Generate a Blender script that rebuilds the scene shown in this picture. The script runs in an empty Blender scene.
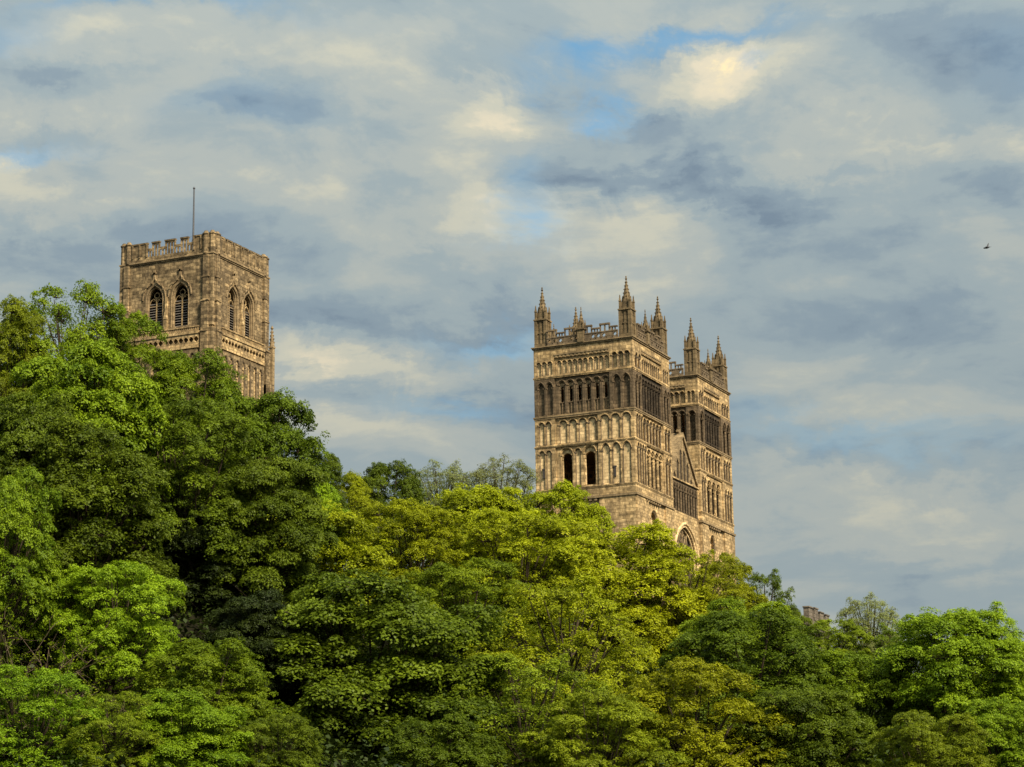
import bpy, math, random
import numpy as np
from mathutils import Vector, Matrix

# ------------------------------------------------------------------ camera
# world frame: +X south (along the west front), +Y east, +Z up; origin under
# the north-west corner of the near west tower.  The cathedral stands on a
# terrace 18 m above the river bank where the photographer is.
BASE = 18.0
CAM = np.array([-221.798, -86.207, BASE - 15.956])
HEAD, PITCH, ROLL, FPX = 1.147026, 0.2280906, -0.0156985, 2343.0
W_, H_ = 1024, 767
scene = bpy.context.scene
col = scene.collection

fwd = np.array([math.sin(HEAD)*math.cos(PITCH), math.cos(HEAD)*math.cos(PITCH), math.sin(PITCH)])
rt0 = np.array([math.cos(HEAD), -math.sin(HEAD), 0.0])
up0 = np.cross(rt0, fwd)
rt = rt0*math.cos(ROLL) + up0*math.sin(ROLL)
up = -rt0*math.sin(ROLL) + up0*math.cos(ROLL)
cam_data = bpy.data.cameras.new('camera')
cam_data.sensor_width = 36.0
cam_data.sensor_fit = 'HORIZONTAL'
cam_data.lens = FPX*36.0/W_
cam_data.clip_start = 0.5
cam_data.clip_end = 6000
cam = bpy.data.objects.new('camera', cam_data)
col.objects.link(cam)
m = Matrix.Identity(4)
for i in range(3):
    m[i][0], m[i][1], m[i][2], m[i][3] = rt[i], up[i], -fwd[i], CAM[i]
cam.matrix_world = m
scene.camera = cam

def view_dir(px, py):
    d = fwd + rt*(px-512)/FPX + up*(383.5-py)/FPX
    return d/np.linalg.norm(d)

# ------------------------------------------------------------------ light
SUN_EL = math.radians(42)
sun_h = np.array([-0.46, -0.89]); sun_h /= np.linalg.norm(sun_h)
SUN = np.array([sun_h[0]*math.cos(SUN_EL), sun_h[1]*math.cos(SUN_EL), math.sin(SUN_EL)])
sd = bpy.data.lights.new('sun', 'SUN')
sd.energy = 4.9
sd.angle = math.radians(9)
sd.color = (1.0, 0.89, 0.72)
so = bpy.data.objects.new('sun', sd)
so.rotation_euler = Vector(SUN).to_track_quat('Z', 'Y').to_euler()
so.location = (-100, -150, 150)
col.objects.link(so)
vs = scene.view_settings
vs.view_transform = 'Standard'
vs.look = 'None'
vs.exposure = 0.80
vs.gamma = 1.0
vs.use_curve_mapping = False
scene.cycles.max_bounces = 6
scene.cycles.diffuse_bounces = 3
scene.cycles.transparent_max_bounces = 8

# ------------------------------------------------------------------ sky
world = bpy.data.worlds.new('World')
scene.world = world
world.use_nodes = True
nt = world.node_tree
nt.nodes.clear()

def N(t, **kw):
    n = nt.nodes.new(t)
    for k, v in kw.items():
        setattr(n, k, v)
    return n
def setin(sock, v):
    if hasattr(v, 'is_output') or isinstance(v, bpy.types.NodeSocket):
        nt.links.new(v, sock)
    else:
        sock.default_value = v
def mth(op, a, b=None, c=None, clamp=False):
    n = N('ShaderNodeMath', operation=op)
    n.use_clamp = clamp
    setin(n.inputs[0], a)
    if b is not None: setin(n.inputs[1], b)
    if c is not None: setin(n.inputs[2], c)
    return n.outputs[0]
def vmth(op, a, b=None):
    n = N('ShaderNodeVectorMath', operation=op)
    setin(n.inputs[0], a)
    if b is not None: setin(n.inputs[1], b)
    return n
def noise(vec, scale, detail=6, rough=0.55, dist=0.0, out='Fac'):
    n = N('ShaderNodeTexNoise')
    setin(n.inputs['Vector'], vec)
    n.inputs['Scale'].default_value = scale
    n.inputs['Detail'].default_value = detail
    n.inputs['Roughness'].default_value = rough
    n.inputs['Distortion'].default_value = dist
    return n.outputs[out]

tc = N('ShaderNodeTexCoord')
D = tc.outputs['Generated']
sep = N('ShaderNodeSeparateXYZ'); nt.links.new(D, sep.inputs[0])
zc = mth('MAXIMUM', sep.outputs[2], 0.0)
den = mth('ADD', zc, 0.16)
comb = N('ShaderNodeCombineXYZ')
nt.links.new(mth('DIVIDE', sep.outputs[0], den), comb.inputs[0])
nt.links.new(mth('DIVIDE', sep.outputs[1], den), comb.inputs[1])
PL = comb.outputs[0]                       # the cloud sheet overhead, in plan
# billow: bend the directions with noise so the cloud edges curl
wob = noise(PL, 3.2, 9, 0.62, 0.3, 'Color')
wob2 = vmth('SUBTRACT', wob, (0.5, 0.5, 0.5)).outputs[0]
sc_ = N('ShaderNodeVectorMath', operation='SCALE'); nt.links.new(wob2, sc_.inputs[0]); sc_.inputs[3].default_value = 0.088
wobf = noise(D, 46.0, 6, 0.66, 0.6, 'Color')
wobf2 = vmth('SUBTRACT', wobf, (0.5, 0.5, 0.5)).outputs[0]
scf = N('ShaderNodeVectorMath', operation='SCALE'); nt.links.new(wobf2, scf.inputs[0]); scf.inputs[3].default_value = 0.022
DW = vmth('ADD', vmth('ADD', D, sc_.outputs[0]).outputs[0], scf.outputs[0]).outputs[0]

def blob(px, py, sx, sy, amp, rot=0.0):
    d0 = view_dir(px, py)
    c, s = math.cos(rot), math.sin(rot)
    e1 = (rt*c + up*s)*FPX/sx
    e2 = (-rt*s + up*c)*FPX/sy
    q = vmth('SUBTRACT', DW, tuple(d0)).outputs[0]
    a = vmth('DOT_PRODUCT', q, tuple(e1)).outputs['Value']
    b = vmth('DOT_PRODUCT', q, tuple(e2)).outputs['Value']
    r2 = mth('MULTIPLY_ADD', b, b, mth('MULTIPLY', a, a))
    g = mth('EXPONENT', mth('MULTIPLY', r2, -0.72))
    # keep the blob on its own side of the sky
    return mth('MULTIPLY', g, amp)

def total(bl):
    acc = None
    for b in bl:
        g = blob(*b)
        acc = g if acc is None else mth('ADD', acc, g)
    return acc

BRIGHT = [
 (728, 80, 46, 30, .36), (690, 84, 66, 36, .27), (640, 85, 45, 25, .22), (493, 88, 32, 26, .42), (435, 95, 60, 42, .22),
 (478, 205, 40, 50, .30, .5), (400, 215, 110, 34, .16), (380, 350, 72, 17, .36), (300, 352, 58, 13, .22),
 (110, 38, 95, 22, .20), (18, 190, 34, 28, .30), (192, 105, 30, 20, .20), (90, 215, 60, 15, .22), (215, 145, 60, 16, .16),
 (60, 115, 70, 16, .14), (665, 232, 100, 22, .22), (545, 215, 28, 18, .24), (900, 505, 130, 26, .24), (790, 470, 50, 20, .16),
 (925, 150, 90, 12, .18), (1015, 132, 24, 14, .28), (870, 15, 80, 16, .14), (340, 12, 50, 18, .06), (400, 55, 60, 25, .08),
 (370, 432, 100, 22, .16), (640, 165, 60, 12, .10), (760, 150, 90, 14, .12), (990, 240, 60, 20, .08), (600, 260, 60, 20, .12),
 (260, 205, 60, 20, .10), (470, 20, 30, 18, .16), (1000, 575, 60, 12, .12)]
DARK = [
 (270, 115, 80, 28, .22), (70, 148, 80, 16, .18), (590, 175, 70, 24, .20), (640, 190, 90, 16, .16), (640, 118, 60, 14, .16),
 (700, 35, 110, 14, .20), (890, 60, 120, 32, .14), (445, 35, 34, 22, .22), (850, 440, 170, 24, .18), (480, 305, 120, 14, .16),
 (330, 392, 110, 13, .15), (520, 395, 80, 20, .16), (200, 320, 60, 20, .05), (20, 270, 60, 20, .08), (880, 340, 100, 20, .08),
 (250, 300, 90, 18, .10), (900, 560, 120, 14, .08), (400, 250, 80, 12, .06), (60, 75, 60, 14, .14), (1000, 200, 50, 14, .10), (800, 190, 120, 14, .12)]
BLUE = [
 (560, 45, 40, 18, .80), (600, 96, 26, 9, .75, -.5), (690, 33, 90, 9, .75), (752, 68, 16, 8, .35), (517, 230, 28, 16, .6),
 (170, 3, 100, 9, .7), (40, 162, 50, 9, .40), (500, 320, 44, 12, .40), (10, 30, 40, 14, .4), (460, 395, 60, 12, .28), (530, 180, 20, 30, .3),
 (850, 430, 130, 14, .16), (250, 120, 60, 16, .14), (1000, 60, 40, 30, .15)]
nb = total(BRIGHT); ndk = total(DARK); nbl = total(BLUE)
n1 = noise(PL, 2.1, 8, 0.56, 0.25)
n2 = noise(PL, 6.0, 8, 0.58, 0.4)
n3 = noise(DW, 34.0, 7, 0.62, 0.2)
# sunlit upper sides and shaded bases: compare each puff with the air just above it, towards the sun
def above(k):
    o_ = (-fh_[0]*k+rt[0]*k*.5, -fh_[1]*k+rt[1]*k*.5, 0.0)
    return vmth('ADD', PL, o_).outputs[0]
fh_ = np.array([math.sin(HEAD), math.cos(HEAD)])
rel = mth('SUBTRACT', n2, noise(above(.10), 6.0, 8, 0.58, 0.4))
rel1 = mth('SUBTRACT', n1, noise(above(.22), 2.1, 8, 0.56, 0.25))
base = mth('MULTIPLY_ADD', n1, 0.62, 0.03)
base = mth('MULTIPLY_ADD', n2, 0.44, base)
base = mth('MULTIPLY_ADD', rel, 0.44, base)
base = mth('MULTIPLY_ADD', rel1, 0.40, base)
base = mth('MULTIPLY_ADD', n3, 0.20, base)
base = mth('MULTIPLY_ADD', base, 1.08, -0.370)
mr = N('ShaderNodeMapRange'); mr.inputs[1].default_value = 0.10; mr.inputs[2].default_value = 0.33; mr.inputs[3].default_value = 0.40; mr.inputs[4].default_value = 1.0
nt.links.new(zc, mr.inputs[0])             # low sheet cloud is smoother than the puffs overhead
base = mth('MULTIPLY_ADD', mth('SUBTRACT', base, 0.44), mr.outputs[0], 0.44)
base = mth('MULTIPLY_ADD', nb, 0.80, base)
base = mth('MULTIPLY_ADD', ndk, -1.0, base)
ramp = N('ShaderNodeValToRGB')
cr = ramp.color_ramp
cr.interpolation = 'EASE'
cr.elements[0].position = 0.0; cr.elements[0].color = (0.165, 0.222, 0.280, 1)
cr.elements[1].position = 1.0; cr.elements[1].color = (0.86, 0.71, 0.42, 1)
for p, c in ((0.16, (0.222, 0.286, 0.332, 1)), (0.32, (0.290, 0.350, 0.368, 1)), (0.48, (0.365, 0.400, 0.382, 1)), (0.66, (0.490, 0.485, 0.400, 1)), (0.82, (0.63, 0.57, 0.43, 1))):
    e = cr.elements.new(p); e.color = c
nt.links.new(base, ramp.inputs[0])
sky = N('ShaderNodeTexSky')
sky.sky_type = 'NISHITA'
sky.sun_disc = False
sky.sun_elevation = SUN_EL
sky.sun_rotation = math.atan2(SUN[0], SUN[1])
sky.air_density = 1.0
skys = N('ShaderNodeVectorMath', operation='MULTIPLY'); nt.links.new(sky.outputs[0], skys.inputs[0]); skys.inputs[1].default_value = (0.34, 0.62, 0.66)
# clear sky at its physical brightness, cloud sheet brought to the same scale
SKY_STR = 0.15
cl = N('ShaderNodeVectorMath', operation='SCALE'); nt.links.new(ramp.outputs[0], cl.inputs[0])
# sky sunward and overhead, mostly unseen, is brightened to lift the ambient light
dsun = vmth('DOT_PRODUCT', D, tuple(SUN)).outputs['Value']
ds = mth('POWER', mth('MAXIMUM', dsun, 0.0), 2.0)
zen = mth('POWER', zc, 2.0)
gain = mth('MULTIPLY_ADD', ds, 1.0, mth('MULTIPLY_ADD', zen, 1.1, 0.61))
nt.links.new(mth('DIVIDE', gain, SKY_STR), cl.inputs[3])
mixb = N('ShaderNodeMix'); mixb.data_type = 'RGBA'
nblc = mth('MULTIPLY', nbl, mth('MULTIPLY_ADD', n2, 1.0, 0.30), clamp=True)
nt.links.new(nblc, mixb.inputs['Factor'])
nt.links.new(cl.outputs[0], mixb.inputs['A'])
nt.links.new(skys.outputs[0], mixb.inputs['B'])
bg = N('ShaderNodeBackground')
nt.links.new(mixb.outputs['Result'], bg.inputs[0])
bg.inputs[1].default_value = SKY_STR
wo = N('ShaderNodeOutputWorld')
nt.links.new(bg.outputs[0], wo.inputs[0])
world.cycles.sampling_method = 'MANUAL'
world.cycles.sample_map_resolution = 512

# ------------------------------------------------------------------ materials
def new_mat(name):
    mt = bpy.data.materials.new(name)
    mt.use_nodes = True
    t = mt.node_tree
    t.nodes.clear()
    out = t.nodes.new('ShaderNodeOutputMaterial')
    p = t.nodes.new('ShaderNodeBsdfPrincipled')
    t.links.new(p.outputs[0], out.inputs[0])
    p.inputs['Roughness'].default_value = 0.85
    p.inputs['Specular IOR Level'].default_value = 0.15
    return mt, t, p, out

def stone(name, c1, c2, soot, soot_amt, course=0.36, length=0.75, mortar=None, block_var=0.5):
    mt, t, p, out = new_mat(name)
    L = t.links.new
    g = t.nodes.new('ShaderNodeNewGeometry')
    s = t.nodes.new('ShaderNodeSeparateXYZ'); L(g.outputs['Position'], s.inputs[0])
    ad = t.nodes.new('ShaderNodeMath'); ad.operation = 'ADD'; L(s.outputs[0], ad.inputs[0]); L(s.outputs[1], ad.inputs[1])
    cb = t.nodes.new('ShaderNodeCombineXYZ'); L(ad.outputs[0], cb.inputs[0]); L(s.outputs[2], cb.inputs[1])
    br = t.nodes.new('ShaderNodeTexBrick')
    L(cb.outputs[0], br.inputs['Vector'])
    br.inputs['Color1'].default_value = (0, 0, 0, 1); br.inputs['Color2'].default_value = (1, 1, 1, 1)
    br.inputs['Mortar'].default_value = (0.5, 0.5, 0.5, 1)
    br.inputs['Scale'].default_value = 1.0
    br.inputs['Mortar Size'].default_value = 0.028
    br.inputs['Mortar Smooth'].default_value = 0.3
    br.inputs['Brick Width'].default_value = length
    br.inputs['Row Height'].default_value = course
    br.offset = 0.5
    br.inputs['Bias'].default_value = 0.0
    mx = t.nodes.new('ShaderNodeMix'); mx.data_type = 'RGBA'
    L(br.outputs['Color'], mx.inputs['Factor'])
    mx.inputs['A'].default_value = (*c1, 1); mx.inputs['B'].default_value = (*c2, 1)
    # broad weathering
    n = t.nodes.new('ShaderNodeTexNoise'); n.inputs['Scale'].default_value = 0.55; n.inputs['Detail'].default_value = 7; n.inputs['Roughness'].default_value = 0.65
    L(g.outputs['Position'], n.inputs['Vector'])
    r = t.nodes.new('ShaderNodeMapRange'); r.inputs[1].default_value = 0.42; r.inputs[2].default_value = 0.72; r.inputs[4].default_value = soot_amt
    L(n.outputs[0], r.inputs[0])
    mx2 = t.nodes.new('ShaderNodeMix'); mx2.data_type = 'RGBA'
    L(r.outputs[0], mx2.inputs['Factor']); L(mx.outputs['Result'], mx2.inputs['A']); mx2.inputs['B'].default_value = (*soot, 1)
    # rain streaks down the wall
    mp = t.nodes.new('ShaderNodeMapping'); mp.inputs['Scale'].default_value = (2.6, 2.6, 0.14); L(g.outputs['Position'], mp.inputs[0])
    n2 = t.nodes.new('ShaderNodeTexNoise'); n2.inputs['Scale'].default_value = 1.0; n2.inputs['Detail'].default_value = 5; L(mp.outputs[0], n2.inputs['Vector'])
    r2 = t.nodes.new('ShaderNodeMapRange'); r2.inputs[1].default_value = 0.5; r2.inputs[2].default_value = 0.75; r2.inputs[4].default_value = soot_amt*0.7
    L(n2.outputs[0], r2.inputs[0])
    mx3 = t.nodes.new('ShaderNodeMix'); mx3.data_type = 'RGBA'
    L(r2.outputs[0], mx3.inputs['Factor']); L(mx2.outputs['Result'], mx3.inputs['A']); mx3.inputs['B'].default_value = (*[v*0.8 for v in soot], 1)
    # single blocks gone dark or pale
    n3 = t.nodes.new('ShaderNodeTexNoise'); n3.inputs['Scale'].default_value = 2.3; n3.inputs['Detail'].default_value = 4
    L(g.outputs['Position'], n3.inputs['Vector'])
    hs = t.nodes.new('ShaderNodeHueSaturation')
    r3 = t.nodes.new('ShaderNodeMapRange'); r3.inputs[1].default_value = 0.3; r3.inputs[2].default_value = 0.7; r3.inputs[3].default_value = 1-block_var*0.7; r3.inputs[4].default_value = 1+block_var*0.6
    L(n3.outputs[0], r3.inputs[0]); L(r3.outputs[0], hs.inputs['Value']); L(mx3.outputs['Result'], hs.inputs['Color'])
    mm = t.nodes.new('ShaderNodeMix'); mm.data_type = 'RGBA'
    fm = t.nodes.new('ShaderNodeMath'); fm.operation = 'MULTIPLY'; fm.inputs[1].default_value = 0.8; L(br.outputs['Fac'], fm.inputs[0])
    L(fm.outputs[0], mm.inputs['Factor']); L(hs.outputs[0], mm.inputs['A']); mm.inputs['B'].default_value = (*(mortar or [v*0.55 for v in c1]), 1)
    L(mm.outputs['Result'], p.inputs['Base Color'])
    bp = t.nodes.new('ShaderNodeBump'); bp.inputs['Strength'].default_value = 0.5; bp.inputs['Distance'].default_value = 0.06
    hh = t.nodes.new('ShaderNodeMath'); hh.operation = 'SUBTRACT'
    L(n3.outputs[0], hh.inputs[0]); L(br.outputs['Fac'], hh.inputs[1])
    L(hh.outputs[0], bp.inputs['Height']); L(bp.outputs[0], p.inputs['Normal'])
    return mt

M = {}
M['stone'] = stone('weathered_sandstone', (0.30, 0.200, 0.089), (0.56, 0.388, 0.182), (0.120, 0.088, 0.052), 0.85, block_var=0.8)
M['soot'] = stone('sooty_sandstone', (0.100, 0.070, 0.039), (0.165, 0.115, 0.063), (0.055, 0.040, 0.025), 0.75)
M['black'] = stone('shade_and_soot_sandstone', (0.040, 0.029, 0.018), (0.068, 0.049, 0.029), (0.028, 0.021, 0.014), 0.7)  # soot, darkened further to paint the shade of west recesses and gable lancets
M['panel'] = stone('pale_sandstone', (0.56, 0.395, 0.195), (0.72, 0.520, 0.265), (0.32, 0.22, 0.11), 0.42)
M['brown'] = stone('brown_sandstone', (0.115, 0.080, 0.040), (0.32, 0.225, 0.112), (0.075, 0.055, 0.034), 0.75, 0.42, 0.9, block_var=0.85)
M['trim'] = stone('carved_sandstone', (0.20, 0.14, 0.072), (0.29, 0.205, 0.105), (0.11, 0.08, 0.045), 0.6, 0.5, 1.4)
M['pinnacle'] = stone('weathered_pinnacle_stone', (0.13, 0.092, 0.046), (0.20, 0.142, 0.072), (0.06, 0.045, 0.027), 0.6, 0.5, 1.4)
M['tracery'] = stone('tracery_stone', (0.12, 0.088, 0.052), (0.18, 0.13, 0.075), (0.06, 0.045, 0.03), 0.6, 0.8, 1.4)

def plain(name, c, rough=0.8, metal=0.0, spec=0.2, nscale=3.0, var=0.25):
    mt, t, p, out = new_mat(name)
    g = t.nodes.new('ShaderNodeNewGeometry')
    n = t.nodes.new('ShaderNodeTexNoise'); n.inputs['Scale'].default_value = nscale; n.inputs['Detail'].default_value = 5
    t.links.new(g.outputs['Position'], n.inputs['Vector'])
    r = t.nodes.new('ShaderNodeMapRange'); r.inputs[3].default_value = 1-var; r.inputs[4].default_value = 1+var
    t.links.new(n.outputs[0], r.inputs[0])
    hs = t.nodes.new('ShaderNodeHueSaturation'); hs.inputs['Color'].default_value = (*c, 1)
    t.links.new(r.outputs[0], hs.inputs['Value'])
    t.links.new(hs.outputs[0], p.inputs['Base Color'])
    p.inputs['Roughness'].default_value = rough
    p.inputs['Metallic'].default_value = metal
    p.inputs['Specular IOR Level'].default_value = spec
    return mt
M['louvre'] = plain('slate_louvre', (0.15, 0.13, 0.11), 0.7)
M['glass'] = plain('leaded_glass', (0.045, 0.036, 0.030), 0.25, 0.0, 0.5, 8, 0.5)
M['lead'] = plain('lead_roof', (0.14, 0.14, 0.14), 0.5)
M['metal'] = plain('grey_metal', (0.10, 0.10, 0.105), 0.5, 0.3)
M['bark'] = plain('bark', (0.050, 0.037, 0.024), 0.9, 0, 0.05, 6, 0.5)
M['twig'] = plain('dry_twig', (0.085, 0.060, 0.040), 0.9, 0, 0.05, 6, 0.4)
M['earth'] = plain('leaf_litter_earth', (0.012, 0.011, 0.006), 0.95, 0, 0.02, 0.8, 0.6)
M['feather'] = plain('dark_feathers', (0.05, 0.05, 0.055), 0.7)

def foliage(name, c_a, c_b, trans=0.38, tvar=0.35):
    mt, t, p, out = new_mat(name)
    L = t.links.new
    at = t.nodes.new('ShaderNodeAttribute'); at.attribute_name = 'tint'
    oi = t.nodes.new('ShaderNodeObjectInfo')
    mx = t.nodes.new('ShaderNodeMix'); mx.data_type = 'RGBA'
    L(at.outputs['Fac'], mx.inputs['Factor'])
    mx.inputs['A'].default_value = (*c_a, 1); mx.inputs['B'].default_value = (*c_b, 1)
    hs = t.nodes.new('ShaderNodeHueSaturation')
    r = t.nodes.new('ShaderNodeMapRange'); r.inputs[3].default_value = 1-tvar*.5; r.inputs[4].default_value = 1+tvar*.5
    L(oi.outputs['Random'], r.inputs[0]); L(r.outputs[0], hs.inputs['Value']); L(mx.outputs['Result'], hs.inputs['Color'])
    r2 = t.nodes.new('ShaderNodeMapRange'); r2.inputs[3].default_value = 0.489; r2.inputs[4].default_value = 0.503
    ms = t.nodes.new('ShaderNodeMath'); ms.operation = 'FRACT'
    mu = t.nodes.new('ShaderNodeMath'); mu.operation = 'MULTIPLY'; mu.inputs[1].default_value = 7.31
    L(oi.outputs['Random'], mu.inputs[0]); L(mu.outputs[0], ms.inputs[0]); L(ms.outputs[0], r2.inputs[0]); L(r2.outputs[0], hs.inputs['Hue'])
    L(hs.outputs[0], p.inputs['Base Color'])
    p.inputs['Roughness'].default_value = 0.5
    p.inputs['Specular IOR Level'].default_value = 0.12
    tr = t.nodes.new('ShaderNodeBsdfTranslucent')
    L(hs.outputs[0], tr.inputs[0])
    ms2 = t.nodes.new('ShaderNodeMixShader'); ms2.inputs[0].default_value = trans
    L(p.outputs[0], ms2.inputs[1]); L(tr.outputs[0], ms2.inputs[2]); L(ms2.outputs[0], out.inputs[0])
    return mt
F = {
 'dark':   foliage('dark_leaves',   (0.036, 0.060, 0.004), (0.150, 0.210, 0.010)),
 'green':  foliage('green_leaves',  (0.060, 0.105, 0.004), (0.230, 0.310, 0.011)),
 'bright': foliage('bright_leaves', (0.085, 0.155, 0.006), (0.240, 0.360, 0.012)),
 'yellow': foliage('yellow_leaves', (0.120, 0.145, 0.003), (0.360, 0.400, 0.010)),
 'olive':  foliage('olive_leaves',  (0.080, 0.112, 0.005), (0.250, 0.315, 0.012)),
 'ivy':    foliage('shade_dark_leaves', (0.010, 0.017, 0.003), (0.034, 0.050, 0.006), 0.15),  # near-black leaves: shade of the hollow and bank put into their colour
 'pale':   foliage('pale_leaves',   (0.130, 0.155, 0.040), (0.260, 0.285, 0.090)),
}

# ------------------------------------------------------------------ mesh helpers
class MB:
    def __init__(s): s.v = []; s.f = []; s.m = []
    def add(s, vs_, fs, mi=0):
        b = len(s.v); s.v += [tuple(map(float, q)) for q in vs_]
        for f in fs: s.f.append([b+i for i in f]); s.m.append(mi)
    def build(s, name, mats, parent=None, smooth=False):
        me = bpy.data.meshes.new(name)
        me.from_pydata(s.v, [], s.f)
        for mt in (mats if isinstance(mats, (list, tuple)) else [mats]): me.materials.append(mt)
        me.polygons.foreach_set('material_index', s.m)
        if smooth: me.polygons.foreach_set('use_smooth', [True]*len(s.f))
        me.update()
        o = bpy.data.objects.new(name, me); col.objects.link(o)
        if parent is not None: o.parent = parent
        return o
    def box(s, x0, x1, y0, y1, z0, z1, mi=0):
        s.add([(x0,y0,z0),(x1,y0,z0),(x1,y1,z0),(x0,y1,z0),(x0,y0,z1),(x1,y0,z1),(x1,y1,z1),(x0,y1,z1)],
              [(0,3,2,1),(4,5,6,7),(0,1,5,4),(1,2,6,5),(2,3,7,6),(3,0,4,7)], mi)
    def prism(s, ring0, ring1, mi=0, cap=True):
        n = len(ring0); vs_ = list(ring0)+list(ring1)
        fs = [(i, (i+1) % n, n+(i+1) % n, n+i) for i in range(n)]
        if cap: fs += [tuple(range(n))[::-1], tuple(range(n, 2*n))]
        s.add(vs_, fs, mi)
    def cone(s, c, r0, r1, z0, z1, n=8, mi=0, ph=0.0):
        R0 = [(c[0]+r0*math.cos(ph+2*math.pi*i/n), c[1]+r0*math.sin(ph+2*math.pi*i/n), z0) for i in range(n)]
        R1 = [(c[0]+r1*math.cos(ph+2*math.pi*i/n), c[1]+r1*math.sin(ph+2*math.pi*i/n), z1) for i in range(n)]
        s.prism(R0, R1, mi)
    def tube(s, pts, rad, n=5, mi=0):
        pts = [np.array(q, float) for q in pts]
        rings = []
        for i, q in enumerate(pts):
            d = pts[min(i+1, len(pts)-1)]-pts[max(i-1, 0)]
            d = d/(np.linalg.norm(d)+1e-9)
            a = np.cross(d, (0.31, 0.17, 0.93)); a /= np.linalg.norm(a)+1e-9
            b = np.cross(d, a)
            r = rad[i] if hasattr(rad, '__len__') else rad
            rings.append([q+r*(a*math.cos(2*math.pi*k/n)+b*math.sin(2*math.pi*k/n)) for k in range(n)])
        vs_ = [v for r_ in rings for v in r_]
        fs = [(i*n+k, i*n+(k+1) % n, (i+1)*n+(k+1) % n, (i+1)*n+k) for i in range(len(rings)-1) for k in range(n)]
        fs += [tuple(range(n))[::-1], tuple((len(rings)-1)*n+k for k in range(n))]
        s.add(vs_, fs, mi)

class Face:
    """wall plane: u to the viewer's right, v up from the cathedral's floor, d outwards"""
    def __init__(s, x, y, U, Nn): s.O = np.array([x, y, BASE]); s.U = np.array(U, float); s.N = np.array(Nn, float)
    def P(s, u, v, d): return s.O+s.U*u+s.N*d+np.array([0, 0, v])
    def box(s, mb, u0, u1, v0, v1, d0, d1, mi=0):
        if u1-u0 < 1e-4 or v1-v0 < 1e-4: return
        c = [s.P(u, v, d) for d in (d0, d1) for (u, v) in ((u0, v0), (u1, v0), (u1, v1), (u0, v1))]
        mb.add(c, [(3,2,1,0),(4,5,6,7),(0,1,5,4),(1,2,6,5),(2,3,7,6),(3,0,4,7)], mi)
    def poly(s, mb, uv, d0, d1, mi=0):
        mb.prism([s.P(u, v, d0) for u, v in uv], [s.P(u, v, d1) for u, v in uv], mi)
    def tube(s, mb, uvd, r, n=6, mi=0): mb.tube([s.P(*q) for q in uvd], r, n, mi)

def arc_pts(uc, hw, vs_, kind, n=8):
    """outline of the arch head from left springing to right springing"""
    pts = []
    if kind == 'round':
        for i in range(n+1):
            a = math.pi*(1-i/n); pts.append((uc+hw*math.cos(a), vs_+hw*math.sin(a)))
    else:                                   # two-centred pointed arch
        R = hw*{'low': 1.2, 'pointed': 1.55}.get(kind, 2.2)
        amax = math.acos((R-hw)/R)
        half = [(uc-hw+R-R*math.cos(amax*i/(n//2)), vs_+R*math.sin(amax*i/(n//2))) for i in range(n//2+1)]
        pts = half+[(2*uc-u, v) for u, v in half[::-1][1:]]
    return pts

def arch_plate(fc, mb, u0, u1, v0, v1, uc, hw, vs_, kind, d0, d1, vb=None, mi=0, n=8):
    """solid plate with an arched opening; vb = sill of the opening"""
    vb = v0 if vb is None else vb
    fc.box(mb, u0, uc-hw, v0, v1, d0, d1, mi)
    fc.box(mb, uc+hw, u1, v0, v1, d0, d1, mi)
    if vb > v0: fc.box(mb, uc-hw, uc+hw, v0, vb, d0, d1, mi)
    ap = arc_pts(uc, hw, vs_, kind, n)
    for (ua, va), (ub, vb_) in zip(ap[:-1], ap[1:]):
        fc.poly(mb, [(ua, va), (ub, vb_), (ub, v1), (ua, v1)], d0, d1, mi)

def shafts(fc, mb, uc, hw, v0, vs_, kind, d, r=0.075, mi=0, n=8):
    """nook shafts, capitals and a roll round the arch head"""
    for s_ in (-1, 1):
        u = uc+s_*(hw-r*0.4)
        fc.tube(mb, [(u, v0, d), (u, vs_, d)], r, 6, mi)
        fc.box(mb, u-r*1.7, u+r*1.7, vs_-0.13, vs_+0.03, d-r*1.6, d+r*1.7, mi)
        fc.box(mb, u-r*1.5, u+r*1.5, v0, v0+0.10, d-r*1.5, d+r*1.5, mi)
    ap = arc_pts(uc, hw-r*0.4, vs_, kind, n)
    fc.tube(mb, [(u, v, d) for u, v in ap], r*0.95, 5, mi)

def arcade(fc, name, parent, u0, u1, v0, v1, top, n, kind, d, depth, mat, back, hood=True, jf=0.095):
    """a row of n blind arches as one piece of carved walling"""
    mb = MB()
    cw = (u1-u0)/n; hw = cw*(0.5-jf)
    rise = {'round': 1.0, 'pointed': 1.449, 'lancet': 1.844}[kind]*hw
    vs_ = top-rise
    for i in range(n):
        a = u0+i*cw; uc = a+cw/2
        arch_plate(fc, mb, a, a+cw, v0, v1, uc, hw, vs_, kind, d-depth, d)
        shafts(fc, mb, uc, hw, v0, vs_, kind, d-0.10, min(0.075, cw*0.09), 2)  # dark shafts: shadow lines between the arches put into their colour
        if hood:
            ap = arc_pts(uc, hw+cw*0.07, vs_, kind, 8)
            fc.tube(mb, [(u, v, d+0.03) for u, v in ap], min(0.07, cw*.08), 5)
    fc.box(mb, u0, u1, v0, v1, d-depth-0.3, d-depth, 1)
    return mb.build(name, [mat, back, M['tracery'] if mat is not M['soot'] else M['soot']], parent)

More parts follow.
